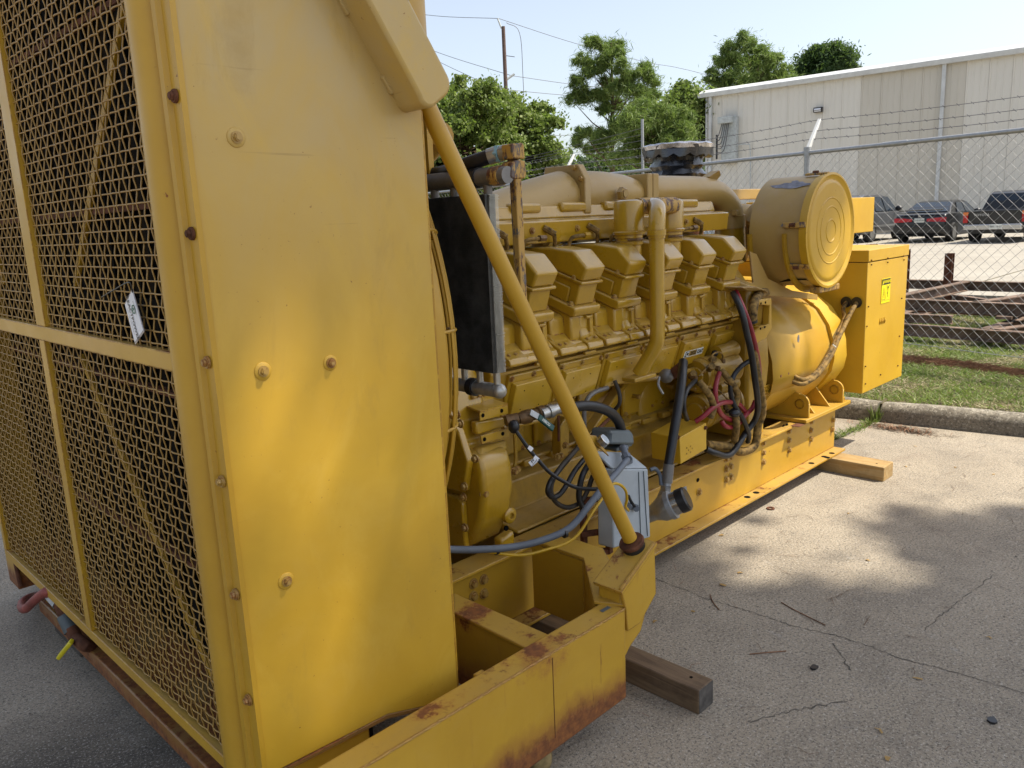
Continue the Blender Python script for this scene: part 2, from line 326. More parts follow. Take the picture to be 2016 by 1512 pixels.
    def build(s,name,mat,parent=None,bevel=0,smooth=True,kind=None,label=None,ang=38,seg=2):
        a=np.array(s.v,dtype=float); c=(a.min(0)+a.max(0))/2
        me=bpy.data.meshes.new(name); me.from_pydata([tuple(v) for v in a-c],[],s.f)
        mats=mat if isinstance(mat,(list,tuple)) else [mat]
        for m in mats: me.materials.append(m)
        if len(mats)>1: me.polygons.foreach_set('material_index',s.mi)
        if smooth:
            me.shade_smooth(); me.set_sharp_from_angle(angle=R(ang))
        me.update()
        o=bpy.data.objects.new(name,me); COL.objects.link(o)
        if parent is not None: o.parent=parent
        w=Vector(c); o.location=w-wloc(parent); WL[o.name]=w
        if bevel:
            b=o.modifiers.new('bevel','BEVEL'); b.width=bevel; b.segments=seg; b.limit_method='ANGLE'; b.angle_limit=R(35)
        if kind: o['kind']=kind
        if label: o['label']=label
        return o
def thing(name,label,cat,loc=(0,0,0),group=None):
    o=bpy.data.objects.new(name,None); COL.objects.link(o); o.location=loc; WL[o.name]=Vector(loc); o.empty_display_size=.2
    o['label']=label; o['category']=cat
    if group: o['group']=group
    return o
def tag(o,label,cat,group=None,kind=None):
    if label: o['label']=label
    if cat: o['category']=cat
    if group: o['group']=group
    if kind: o['kind']=kind
    return o
def dup(o,dloc,parent=None):             # one object sharing its mesh
    c=o.copy(); COL.objects.link(c); c.location=o.location+Vector(dloc); WL[c.name]=WL[o.name]+Vector(dloc)
    if parent is not None: c.parent=parent
    return c
def T(name,mat,parent,pts,r,n=8,sub=6,**k): return MB().tube(pts,r,n,sub).build(name,mat,parent,**k)
def text_mb(mb,txt,org,xd,yd,size,bold=0.0,shear=0.0,out=.0008):
    cu=bpy.data.curves.new('t','FONT'); cu.body=txt; cu.size=size; cu.align_x='CENTER'; cu.align_y='CENTER'; cu.offset=bold; cu.shear=shear; cu.resolution_u=2
    ob=bpy.data.objects.new('t',cu); COL.objects.link(ob); bpy.context.view_layer.update()
    me=bpy.data.meshes.new_from_object(ob.evaluated_get(bpy.context.evaluated_depsgraph_get()))
    org,xd,yd=Vector(org),Vector(xd).normalized(),Vector(yd).normalized(); nz=xd.cross(yd)
    mb.add([org+xd*v.co.x+yd*v.co.y+nz*out for v in me.vertices],[tuple(p.vertices) for p in me.polygons])
    bpy.data.objects.remove(ob); bpy.data.curves.remove(cu); bpy.data.meshes.remove(me); return mb
def bulk(name,verts,faces,mat,parent=None,kind=None):
    v=np.asarray(verts,dtype=np.float32).reshape(-1,3); f=np.asarray(faces,dtype=np.int32); k=f.shape[1]; c=(v.min(0)+v.max(0))/2
    me=bpy.data.meshes.new(name); me.vertices.add(len(v)); me.vertices.foreach_set('co',(v-c).ravel())
    me.loops.add(f.size); me.loops.foreach_set('vertex_index',f.ravel()); me.polygons.add(len(f))
    me.polygons.foreach_set('loop_start',np.arange(0,f.size,k,dtype=np.int32)); me.polygons.foreach_set('loop_total',np.full(len(f),k,dtype=np.int32))
    me.materials.append(mat); me.update(calc_edges=True); me.validate()
    o=bpy.data.objects.new(name,me); COL.objects.link(o); o.parent=parent; w=Vector([float(t) for t in c]); o.location=w-wloc(parent); WL[o.name]=w
    if kind: o['kind']=kind
    return o
def cards(P,size,asp=.6,droop=None):      # random leaf quads at points
    n=len(P); a=RNG.normal(size=(n,3)); a/=np.linalg.norm(a,axis=1)[:,None]+1e-9; b=RNG.normal(size=(n,3)); b-=a*(a*b).sum(1)[:,None]; b/=np.linalg.norm(b,axis=1)[:,None]+1e-9
    s=size*(.6+.8*RNG.random(n))[:,None]; a=a*s; b=b*s*asp
    V=np.stack([P-a,P-b,P+a,P+b],1).reshape(-1,3); return V,np.arange(4*n).reshape(-1,4)
def Y2(p,y): return (p[0],y,p[2])
# ---------------- setting ----------------
def sheet(name,pts,z,mat,h=.02):
    o=MB().prism([(x,y,z-h) for x,y in pts],(0,0,h)).build(name,mat,smooth=False,kind='structure'); return o
sheet('terrain',[(-900,-900),(900,-900),(900,900),(-900,900)],-.06,SOIL)
KX=lambda y: 6.13-.15*(y-1.3)
FX=lambda y: 8.6+.171*(y-3.99)
sheet('concrete_yard',[(-30,-30),(KX(-30),-30),(KX(30),30),(-30,30)],0,CONC,.05)
lawn=MB().prism([(KX(-30)+.1,-30,-.03),(14,-30,-.03),(16,30,-.03),(KX(30)+.1,30,-.03)],(0,0,.15)).build('lawn_ground',SOIL,smooth=False,kind='structure')
sheet('parking_lot',[(12.2,-60),(80,-60),(80,70),(14.5,70)],.2,LOT,.25)
# parking lot slab joints
for k in range(5):
    y=-8+k*6; MB().box((12.6,y,.2005),(40,y+.03,.2025)).build('slab_joint',SOIL,bpy.data.objects['parking_lot'],smooth=False)
# kerb segments
def kerb(y0,y1,label):
    x=KX((y0+y1)/2); d=Vector((KX(y1)-KX(y0),y1-y0,0)); p=Vector((KX(y0),y0,-.03)); mb=MB()
    prof=[(0,0),(.012,.11),(.03,.145),(.06,.165),(.10,.17),(.16,.165),(.19,.14),(.2,0)]
    n=14; vs=[]
    for i in range(n+1):
        q=p+d*(i/n); w=random.uniform(-.003,.003)
        if i in(0,n): w=.008
        for a,b in prof: vs.append(q+Vector((a+w*(1 if a<.1 else -1),0,b-(.006 if i in(0,n) else 0)+random.uniform(-.0015,.0015))))
    m=len(prof); fs=[(i*m+k,i*m+k+1,(i+1)*m+k+1,(i+1)*m+k) for i in range(n) for k in range(m-1)]+[tuple(range(m))[::-1],tuple(range(n*m,n*m+m))]
    mb.add(vs,fs); o=mb.build('kerb',KERB,ang=60); tag(o,label,'kerb','concrete kerb segments'); return o
kerb(-1.6,2.17,'long rounded concrete kerb segment right of the grass-filled joint')
kerb(2.2,5.2,'concrete kerb segment behind the yellow skid end, left of the joint')
# yard cracks and slab joint: thin dirt-filled lines
def crack(pts,w,name='crack',sub=14,mat=None,z=.0015):
    P_=[]; 
    for i in range(len(pts)-1):
        a,b=Vector(pts[i]),Vector(pts[i+1])
        for k in range(sub): P_.append(a.lerp(b,k/sub)+Vector((random.uniform(-1,1),random.uniform(-1,1),0))*.006)
    P_.append(Vector(pts[-1])); vs=[];fs=[]
    for i,p in enumerate(P_):
        d=(P_[min(i+1,len(P_)-1)]-P_[max(i-1,0)]); d.z=0; d.normalize(); s=Vector((-d.y,d.x,0))*w*random.uniform(.2,1)*.5
        vs+=[(p+s)[:2]+(z,),(p-s)[:2]+(z,)]
        if i: fs.append((2*i-2,2*i-1,2*i+1,2*i))
    MB().add(vs,fs).build(name,mat or SOILD,bpy.data.objects['concrete_yard'],smooth=False)
SOILD=plain('crack_dirt',(.09,.08,.065),.95)
crack([(2.762,1.929,0),(2.742,1.634,0),(2.758,1.456,0),(2.758,1.284,-0),(2.79,1.137,0),(2.797,1.025,0),(2.783,0.86,0),(2.807,0.751,0),(2.822,0.515,0)],.005)
crack([(2.094,1.116,0),(2.242,1.035,0),(2.412,0.924,0)],.006)
crack([(2.726,1.109,0),(2.594,0.99,0)],.006); crack([(3.045,0.894,0),(3.33,0.871,0),(3.732,0.826,0)],.004)
crack([(4.871,2.595,0),(4.974,2.351,0),(5.327,2.225,0),(5.722,2.208,0),(6.07,2.202,0)],.02,'slab_joint',8)
# ---------------- vegetation on the ground ----------------
def blades(name,pts,hmin,hmax,mat,lean=.5,w=.0035,parent=None,kind='stuff'):
    n=len(pts); a=RNG.random(n)*2*PI; h=hmin+(hmax-hmin)*RNG.random(n); w=w*(.6+.8*RNG.random(n))
    sx=np.stack([np.cos(a),np.sin(a),np.zeros(n)],1); l=(RNG.normal(size=(n,2))*lean)[:,:]; top=np.concatenate([l*h[:,None],h[:,None]],1)
    V=np.stack([pts-sx*w[:,None],pts+sx*w[:,None],pts+top*.55+np.array([0,0,.0])+sx*w[:,None]*.7,pts+top*np.array([1,1,.85])],1).reshape(-1,3)
    return bulk(name,V,np.arange(4*n).reshape(-1,4),mat,parent,kind)
def lawnpts(n,x0,x1,y0,y1,z=.12):
    y=y0+(y1-y0)*RNG.random(n); x=KX(y)+.2+ (x1-x0)*RNG.random(n); return np.stack([x,y,np.full(n,z)],1)
p=lawnpts(90000,0,5.4,-.6,4.2); 
keep=~((np.abs(p[:,0]-(FX(p[:,1])-.42-.03*np.sin(p[:,1]*5)))<.13)&(RNG.random(len(p))<.9)); p=p[keep]
patch=np.sin(p[:,0]*5.1+2*np.sin(p[:,1]*3.3))+np.sin(p[:,1]*7+p[:,0]*2)+RNG.normal(size=len(p))*.9
g=blades('grass',p[patch>-.9],.015,.05,GRASS,.9,.004); tag(g,'short patchy green lawn between the kerb and the steel frames','grass')
g=blades('dry_grass',p[patch<-.3],.01,.035,DRYG,1.6,.003); tag(g,'dry straw-coloured blades scattered through the lawn','dry grass')
n=9000; y=-.6+4.8*RNG.random(n); x=FX(y)-.42-.03*np.sin(y*5)+RNG.normal(size=n)*.07; a=RNG.random(n)*PI; L=.03+.05*RNG.random(n)
P0=np.stack([x,y,.125+.03*RNG.random(n)],1); D=np.stack([np.cos(a)*L,np.sin(a)*L,RNG.normal(size=n)*.012],1); wv=np.array([0,0,.0025])
o=bulk('needle_litter',np.stack([P0-D,P0-D+wv,P0+D+wv,P0+D],1).reshape(-1,3),np.arange(4*n).reshape(-1,4),NEEDLE,None,'stuff'); tag(o,'brown windrow of pine needles along the fence line','needle litter')
wp=[]
for a,b,nn in (((4.856,2.512,0),(5.107,2.271,0),50),((5.107,2.271,0),(5.722,2.208,0),420),((5.722,2.208,0),(6.145,2.204,0),260),((6.07,2.202,0),(6.5,2.335,0),160)):
    a,b=np.array(a),np.array(b); t=RNG.random(nn)[:,None]; q=a+(b-a)*t; q[:,:2]+=RNG.normal(size=(nn,2))*.018; wp.append(q)
g=blades('weeds',np.concatenate(wp),.012,.05,GRASS,.8,.0025); tag(g,'green weeds sprouting along the slab joint up to the kerb','weeds')
q=np.array([(4.856,2.512,0)]); q=np.repeat(q,12,0); q[:,:2]+=RNG.normal(size=(12,2))*.02
q=np.repeat(np.array([[KX(2.18)+.02,2.185,.0]]),70,0); q+=RNG.normal(size=(70,3))*np.array([.02,.012,0]); 
g=blades('weed_tuft',q,.05,.17,GRASS,.22,.003); tag(g,'tall green tuft growing out of the kerb joint','weeds')
q=np.array((5.882,1.982,0)); n=420; P0=q+RNG.normal(size=(n,3))*np.array([.05,.14,0]); P0[:,2]=.004+.01*RNG.random(n); P0[:,0]=np.minimum(P0[:,0],KX(P0[:,1])-.005); a=RNG.random(n)*PI; D=np.stack([np.cos(a)*.04,np.sin(a)*.04,np.zeros(n)],1); wv=np.stack([-np.sin(a)*.0015,np.cos(a)*.0015,np.full(n,.0006)],1)
o=bulk('needle_pile',np.stack([P0-D-wv,P0-D+wv,P0+D+wv,P0+D-wv],1).reshape(-1,3),np.arange(4*n).reshape(-1,4),NEEDLE,None,'stuff'); tag(o,'rust-brown pine needles heaped against the kerb foot','needle litter')
# scattered litter on the yard
def litter(n,x0,x1,y0,y1,name,mat,label,L,W):
    x=x0+(x1-x0)*RNG.random(n); y=y0+(y1-y0)*RNG.random(n); a=RNG.random(n)*2*PI; l=L*(.5+RNG.random(n)); bend=RNG.normal(size=n)*.25
    c=np.stack([x,y,np.full(n,.003)],1); d=np.stack([np.cos(a),np.sin(a),0*a],1)*l[:,None]; s=np.stack([-np.sin(a),np.cos(a),0*a],1)
    w=s*(W*(.6+.8*RNG.random(n)))[:,None]; m=s*(l*bend)[:,None]; up=np.array([0,0,.003])
    V=np.stack([c-d-w,c-d+w,c+m+w+up,c+m-w+up,c+d+w*.5,c+d-w*.5],1).reshape(-1,3); i=np.arange(n)[:,None]*6
    F=np.concatenate([i+np.array([[0,1,2,3]]),i+np.array([[3,2,4,5]])],0); o=bulk(name,V,F,mat,None,'stuff'); tag(o,label,'litter')
litter(260,1.6,6.,-2.4,2.2,'pine_needles',plain('fallen_needles',(.13,.075,.045),.8),'loose brown pine needles scattered over the concrete yard',.035,.0011)
litter(60,-.6,3.,1.2,4.2,'fallen_needles',NEEDLE,'a few pine needles on the shaded concrete in front of the radiator',.03,.001)
litter(70,1.6,6.,-2.4,2.0,'fallen_leaves',PCAP,'tiny tan dead leaves dotted over the concrete yard',.011,.006)
n=650; x=-1+7*RNG.random(n); y=-2.5+6.5*RNG.random(n); r=.002+.004*RNG.random(n)**3
V,F=[],[]
for i in range(n):
    c=(x[i],y[i],r[i]*.5); b=len(V); V+=[(c[0]+r[i],c[1],c[2]),(c[0],c[1]+r[i]*.8,c[2]),(c[0]-r[i]*.9,c[1],c[2]),(c[0],c[1]-r[i],c[2]),(c[0],c[1],c[2]+r[i]*.7)]; F+=[(b+k,b+(k+1)%4,b+4) for k in range(4)]
tag(bulk('pebbles',V,F,plain('grit',(.16,.14,.12),.9,0,.7,3),None,'stuff'),'small loose grit scattered on the concrete yard','grit')
for q,nm,lb in (((2.525,1.091,0),'dark_chip','flat black chip lying on the concrete right of the timber'),((2.591,0.55,0),'dark_chip','small black chip near the lower right corner'),):
    mb=MB(); c=Vector(q); mb.prism([c+Vector((math.cos(t)*.018*random.uniform(.7,1.2),math.sin(t)*.014*random.uniform(.7,1.2),.002)) for t in [k*PI/4 for k in range(8)]],(0,0,.006)); tag(mb.build(nm,BLACKP),lb,'debris')
c=Vector((3.866,1.942,0)); mb=MB(); mb.lathe([(0,.012),(0,.022),(.004,.022),(.004,.012),(0,.012)],c+Vector((0,0,.002)),(0,0,1),20,False); tag(mb.build('steel_washer',RUSTM),'loose rusty washer lying on the concrete beside the skid rail','washer')
# twigs
for pts,lb in (([(2.779,1.661,0),(2.728,1.616,0),(2.686,1.563,0)],'short curved brown twig near the timber block'),([(2.905,1.403,0),(2.881,1.343,0),(2.86,1.269,0),(2.838,1.188,0)],'long thin brown twig beside the crack'),([(2.461,1.305,0),(2.511,1.263,0),(2.566,1.215,0)],'straight pale twig lying across the concrete')):
    P_=[Vector(q)+Vector((0,0,.003)) for q in pts]; tag(MB().tube(P_,.0022,5).build('twig',NEEDLE),lb,'twig')
# ---------------- chain-link fence ----------------
fence=thing('chain_link_fence','galvanised chain-link fence with three barbed wires behind the machine','fence',(FX(4),4,0))
FT=2.17
def fp(y,z=0,o=0): return Vector((FX(y)+o,y,z))
for y in (-.1,3.99,8.1,12.2):
    MB().cyl(fp(y,.05),fp(y,FT+.03),.03,n=12).build('post',GALV,fence)
    a=MB(); a.prism([fp(y-.018,FT),fp(y-.018,FT+.06),fp(y-.018,FT+.37,.27),fp(y-.018,FT+.35,.29),fp(y-.018,FT+.02,.03)],(0,.036,0)); a.build('barbed_wire_arm',TRIM,fence,bevel=.004)
    MB().cyl(fp(y,FT-.03),fp(y,FT+.06),.037,n=12).build('post_cap',GALV,fence)
MB().cyl(fp(-1.2,FT),fp(14,FT),.022,n=12).build('top_rail',GALV,fence)
MB().cyl(fp(2.9,FT),fp(3.15,FT),.026,n=12).build('rail_sleeve',GALV,fence)
for i,(dz,dx) in enumerate(((.36,.275),(.24,.18),(.15,.11))):
    mb=MB(); pts=[]; ys=np.arange(-1.2,14,.35)
    for y in ys:
        k=((y+.1)%4.1)/4.1; pts.append(fp(y,FT+dz-.05*4*k*(1-k),dx))
    mb.tube(pts,.0028,4,2)
    for y in np.arange(-1.1,14,.13):
        k=((y+.1)%4.1)/4.1; c=fp(y,FT+dz-.05*4*k*(1-k),dx); mb.cyl(c+Vector((-.012,-.012,-.012)),c+Vector((.012,.012,.012)),.002,n=4); mb.cyl(c+Vector((.012,-.012,-.012)),c+Vector((-.012,.012,.012)),.002,n=4)
    mb.build('barbed_wire',WIREM,fence)
MB().tube([fp(y,.20+.015*math.sin(y*3)) for y in np.arange(-1.2,14.1,1)],.003,5).build('bottom_wire',GALV,fence)
mb=MB(); ds=.05; zb,zt=.19,FT-.02; nz=int((zt-zb)/ds); 
for i in range(int(15/ds)):
    y0=-1.2+i*ds; pts=[]
    for k in range(nz+1):
        yy=y0+(ds*.5 if (k+i)%2 else -ds*.5); pts.append(fp(yy,zb+k*(zt-zb)/nz,.004*(1 if k%2 else -1)))
    mb.rings(pts,[.0022]*len(pts),4,False)
mb.build('chain_link_mesh',FENCEW,fence,kind='stuff')
# thin pole and second wire run further left
b=Vector((11.8,8.43,2.65)); pp=thing('corner_post','thin steel post rising above the fence left of the taped stack','post',(b.x,b.y,0))
MB().cyl((b.x,b.y,0),(b.x,b.y,3.2),.025,n=10).build('pole',GALV,pp)
for k,z in enumerate((3.05,2.95,2.85,2.6)):
    e=Vector((14.44,16.6,3.44)); MB().tube([(b.x,b.y,z),((b.x+e.x)/2,(b.y+e.y)/2,z-.12+.05*k),(e.x,e.y,z-.1)],.004,4).build('strand_wire',WIREM,pp)
# ---------------- warehouse ----------------
E1=Vector((41.15,25.06,8)); E2=Vector((42.76,10.06,8)); bd=(E2-E1).normalized(); bn=Vector((-bd.y,bd.x,0)); 
if bn.x<0: bn=-bn
BL=46.; bw=thing('warehouse','long cream metal-sided warehouse with white eave and downspouts','building',(E1.x,E1.y,0))
def bp(s,z,o=0): return E1+bd*s+Vector((0,0,z-8))-bn*o   # o: outwards (towards the yard)
pw=.92; npan=int(BL/pw)
for m_i,mat in enumerate((WALL,WALL2)):
    mb=MB(); prof=[(0,0),(.02,.035),(.06,.035),(.08,0),(.30,0),(.31,.012),(.34,.012),(.35,0),(.58,0),(.59,.012),(.62,.012),(.63,0),(.915,0)]
    pts=[bp(a,.2,-0.) + (-bn*b) for a,b in prof]+[bp(.915,.2,-.05),bp(0,.2,-.05)]
    mb.prism(pts,(0,0,7.75)); src=mb.build('wall_panel',mat,bw,smooth=False)
    first=True
    for i in range(npan):
        beige=(7.9<i*pw<12.2); 
        if beige!=(m_i==1): continue
        d=bd*(i*pw)
        if first: src.location=src.location+d; WL[src.name]=WL[src.name]+d; base=d.copy(); first=False
        else: dup(src,d-base,bw)
mb=MB(); mb.prism([bp(-.02,0,-.06),bp(BL,0,-.06),bp(BL,0,-14),bp(-.02,0,-14)],(0,0,7.9)); mb.build('wall_core',WALL,bw,smooth=False)
mb=MB(); mb.prism([bp(-.3,7.85,.28),bp(-.3,8.05,.28),bp(-.3,8.25,-.1),bp(-.3,9.3,-7),bp(-.3,8.1,-14.2),bp(-.3,7.85,-14.2)],bd*(BL+.6)); mb.build('roof',TRIM,bw,smooth=False)
mb=MB(); mb.prism([bp(-.35,7.82,.12),bp(-.35,7.82,.30),bp(-.35,8.0,.34),bp(-.35,8.03,.34),bp(-.35,8.03,.12)],bd*(BL+.7)); mb.build('gutter',TRIM,bw,smooth=False)
for s in (.25,11.9,24,36):
    mb=MB(); mb.prism([bp(s,.3,.05),bp(s+.16,.3,.05),bp(s+.16,.3,.2),bp(s,.3,.2)],(0,0,7.6)); mb.build('downspout',TRIM,bw,bevel=.01)
mb=MB(); mb.prism([bp(.0,.2,.05),bp(.12,.2,.05),bp(.12,.2,0),bp(.0,.2,0)],(0,0,7.7)); mb.build('corner_trim',TRIM,bw,smooth=False)
# wall light, electrical cabinet, service drop
def onwall(px): pass
LP=Vector((42,18.862,6.457)); s=(LP-E1).dot(bd); z=LP.z
li=thing('wall_light','black framed floodlight on the warehouse wall','wall light',bp(s,z,.1))
mb=MB(); mb.prism([bp(s-.22,z-.13,.05),bp(s-.22,z+.12,.05),bp(s-.22,z+.12,.22),bp(s-.22,z-.02,.3),bp(s-.22,z-.13,.22)],bd*.44); mb.build('housing',BLACKP,li,bevel=.01)
mb=MB(); mb.prism([bp(s-.17,z-.10,.245),bp(s-.17,z-.01,.305),bp(s-.17,z+.06,.29),bp(s-.17,z-.07,.24)],bd*.34); mb.build('lens',WHITE,li,smooth=False)
EP=Vector((41.3,23.864,6.622)); EB=Vector((41.3,23.837,4.175)); s=(EP-E1).dot(bd)
eb=thing('electrical_cabinet','tall pale grey electrical cabinet with looping cables on the warehouse wall','cabinet',bp(s,EB.z,.1))
MB().prism([bp(s-.1,EB.z,.03),bp(s+.75,EB.z,.03),bp(s+.75,EB.z,.4),bp(s-.1,EB.z,.4)],(0,0,EP.z-EB.z)).build('cabinet_box',BOXW,eb,bevel=.02)
MB().prism([bp(s-.2,EP.z-.35,.03),bp(s+.6,EP.z-.35,.03),bp(s+.6,EP.z-.35,.7),bp(s-.2,EP.z-.35,.7)],(0,0,.35)).build('cable_hood',BOXW,eb,bevel=.02)
MB().prism([bp(s-.35,EP.z-2.2,.45),bp(s-.28,EP.z-2.2,.45),bp(s-.28,EP.z-2.2,.55),bp(s-.35,EP.z-2.2,.55)],(0,0,1.3)).build('insulator_rack',BLACKP,eb)
for k in range(5):
    T('loop_cable',WIREM,eb,[bp(s-.3,EP.z-1.0-.22*k,.6),bp(s-.1+.08*k,EP.z-.95-.2*k,.75),bp(s+.1*k,EP.z-.35,.55)],.025,5)
T('conduit',BOXW,eb,[bp(s+.75,EB.z+.9,.3),bp(s+1.3,EB.z+.9,.25),bp(s+1.5,EB.z+.4,.2),bp(s+1.5,.3,.2)],.03,6)
# ---------------- cars ----------------
def car(kind,label,org,paint,ang=0):
    root=thing(kind,label,{'parked_sedan':'sedan','parked_pickup':'pickup truck','parked_suv':'SUV'}[kind],org,'cars parked in front of the warehouse')
    O=Vector(org); ca,sa=math.cos(ang),math.sin(ang)
    def L(x,y,z): return O+Vector((x*ca-y*sa,x*sa+y*ca,z))
    def body(name,prof,hw,mat,bev=.05):
        mb=MB(); n=len(prof); vs=[L(x,-hw(x,z),z) for x,z in prof]+[L(x,hw(x,z),z) for x,z in prof]
        mb.add(vs,[tuple(range(n)),tuple(range(2*n-1,n-1,-1))]+[(i,i+n,(i+1)%n+n,(i+1)%n) for i in range(n)]); return mb.build(name,mat,root,bevel=bev,seg=3)
    def quad(name,pts,mat,th=.012,bev=0):
        mb=MB(); P_=[L(*p) for p in pts]; nm=(P_[1]-P_[0]).cross(P_[2]-P_[0]).normalized(); mb.prism(P_,nm*th); return mb.build(name,mat,root,bevel=bev,smooth=False)
    def wheel(x,side,r=.33,w=.22,hwid=.9):
        c0=L(x,side*(hwid-w),r); c1=L(x,side*hwid,r); c2=L(x,side*(hwid+.01),r); ax=(c1-c0).normalized()
        wl=MB().lathe([(0,r*.7),(0,r*.97),(.03,r),(w-.03,r),(w,r*.95),(w,r*.66),(w-.03,r*.62)],c0,ax,28,False).build('wheel',TYRE,root)
        m=MB().lathe([(w-.06,.02),(w-.05,r*.2),(w-.035,r*.22),(w-.04,r*.6),(w-.01,r*.66)],c0,ax,28,True)
        for k in range(6):
            t=k*PI/3; a=ax.orthogonal().normalized(); b=ax.cross(a); d=a*math.cos(t)+b*math.sin(t); m.beam(c0+ax*(w-.02)+d*r*.12,c0+ax*(w-.02)+d*r*.62,.06,.025,up=ax)
        m.build('rim',RIM,wl)
    if kind=='parked_sedan':
        hw=lambda x,z: .9-.05*max(0,(z-.75))/.2-.10*max(0,x-4.1)/.7-.06*max(0,.4-x)/.4
        body('body',[(.06,.28),(0,.5),(.02,.72),(.05,.92),(.18,.99),(.75,1.01),(3.4,.98),(4.3,.86),(4.7,.7),(4.78,.5),(4.72,.25),(4.3,.2),(.4,.2)],hw,paint)
        hg=lambda x,z: .80-.22*max(0,z-.95)/.47
        body('cabin',[(.62,.98),(1.0,1.2),(1.5,1.38),(2.0,1.43),(2.6,1.42),(3.0,1.36),(3.75,.97)],hg,paint,.03)
        quad('rear_window',[(.70,-.68,1.04),(.70,.68,1.04),(1.38,.56,1.36),(1.38,-.56,1.36)][::-1],GLASS)
        for s in (-1,1):
            for x0,x1,x2,x3 in ((1.3,2.2,2.2,1.65),(2.28,3.3,2.9,2.28)):
                P_=[(x0,s*.80,1.0),(x1,s*.80,1.0),(x2,s*.635,1.34),(x3,s*.635,1.34)]; quad('side_window',P_ if s<0 else P_[::-1],GLASS)
            lamp=quad('tail_light',[(-.012,s*.84,.70),(-.012,s*.42,.72),(.0,s*.42,.84),(.03,s*.84,.86)],LRED,.03)
            quad('reflector',[(-.02,s*.42,.72),(-.02,s*.24,.73),(-.01,s*.24,.82),(-.01,s*.42,.83)],LRED,.03)
            wheel(.85,s); wheel(3.6,s)
            MB().sph(L(3.0,s*.98,1.02),.11,10,(.7,1,.7)).build('mirror',paint,root)
        quad('spoiler',[(.02,-.7,1.09),(.22,-.7,1.11),(.22,.7,1.11),(.02,.7,1.09)],paint,.03)
        quad('bumper',[(-.05,-.85,.35),(-.05,.85,.35),(-.05,.85,.58),(-.05,-.85,.58)],paint,.08,.02)
        pl=quad('number_plate',[(-.03,-.16,.70),(-.03,.16,.70),(-.03,.16,.84),(-.03,-.16,.84)],WLAB,.02)
        m=text_mb(MB(),'GHP 8186',L(-.06,0,.77),(0,-1,0),(0,0,1),.085); m.build('lettering',INK,pl,smooth=False)
        m=text_mb(MB(),'H',L(-.03,0,.90),(0,-1,0),(0,0,1),.10,.004); m.build('badge',CHROME,root,smooth=False)
        quad('trunk_trim',[(.0,-.75,.985),(.0,.75,.985),(.0,.75,1.0),(.0,-.75,1.0)],CHROME,.02)
    elif kind=='parked_pickup':
        hw=lambda x,z: .90
        body('body',[(.05,.5),(.05,1.02),(1.55,1.04),(1.55,1.08),(3.3,1.10),(4.6,1.02),(5.0,.85),(5.0,.45),(4.6,.4),(.2,.45)],hw,paint,.04)
        hg=lambda x,z: .80-.2*max(0,z-1.05)/.6
        body('cab',[(1.6,1.05),(1.85,1.56),(2.1,1.64),(2.9,1.66),(3.2,1.6),(3.9,1.08)],hg,paint,.03)
        quad('rear_window',[(1.70,-.62,1.17),(1.70,.62,1.17),(1.83,.56,1.53),(1.83,-.56,1.53)][::-1],GLASS,.02)
        for s in (-1,1):
            P_=[(1.9,s*.80,1.12),(2.8,s*.80,1.12),(2.75,s*.64,1.55),(2.05,s*.64,1.55)]; quad('side_window',P_ if s<0 else P_[::-1],GLASS)
            quad('tail_light',[(.03,s*.90,.66),(.03,s*.76,.66),(.03,s*.76,.90),(.03,s*.90,.90)],LRED,.04); quad('turn_signal',[(.03,s*.90,.90),(.03,s*.76,.90),(.03,s*.76,1.0),(.03,s*.90,1.0)],LORG,.04)
            wheel(1.1,s,.38,.25,.93); wheel(4.1,s,.38,.25,.93)
            mb=MB(); mb.box((-.5,0,0),(.5,.02,.07)); 
            quad('fender_flare',[(.62,s*.905,.6),(.75,s*.95,.86),(1.1,s*.96,.93),(1.45,s*.95,.86),(1.58,s*.905,.6),(1.5,s*.92,.6),(1.36,s*.95,.76),(1.1,s*.95,.82),(.84,s*.95,.76),(.7,s*.92,.6)],paint,.03)
            MB().sph(L(3.2,s*1.0,1.2),.13,10,(.5,.8,.8)).build('mirror',BLACKP,root)
        tg=quad('tailgate',[(.03,-.74,.62),(.03,.74,.62),(.03,.74,1.03),(.03,-.74,1.03)],paint,.04,.01)
        m=text_mb(MB(),'TOYOTA',L(-.015,.36,.90),(0,-1,0),(0,0,1),.11,.002); m.build('lettering',RIM,tg,smooth=False)
        MB().beam(L(-.12,-.82,.52),L(-.12,.82,.52),.22,.18).build('rear_bumper',CHROME,root,bevel=.03)
        pl=quad('number_plate',[(-.24,-.3,.46),(-.24,.06,.46),(-.24,.06,.60),(-.24,-.3,.60)],WLAB,.02)
        m=text_mb(MB(),'48K 1841',L(-.27,-.12,.53),(0,-1,0),(0,0,1),.085); m.build('lettering',INK,pl,smooth=False)
        quad('underbody_shade_sheet',[(.3,-.8,.3),(.3,.8,.3),(.3,.8,.5),(.3,-.8,.5)],BLACKP,.05)  # black sheet standing in for the shade under the truck bed
    else:
        hw=lambda x,z: .95-.04*max(0,z-1.)/.3-.12*max(0,x-4.2)/.6
        body('body',[(.05,.35),(.0,.7),(.1,1.08),(3.6,1.10),(4.5,1.0),(4.8,.75),(4.82,.4),(4.5,.3),(.4,.3)],hw,paint)
        hg=lambda x,z: .86-.2*max(0,z-1.05)/.6
        body('cabin',[(.12,1.05),(.45,1.62),(.8,1.75),(2.4,1.77),(3.0,1.66),(3.85,1.1)],hg,paint,.04)
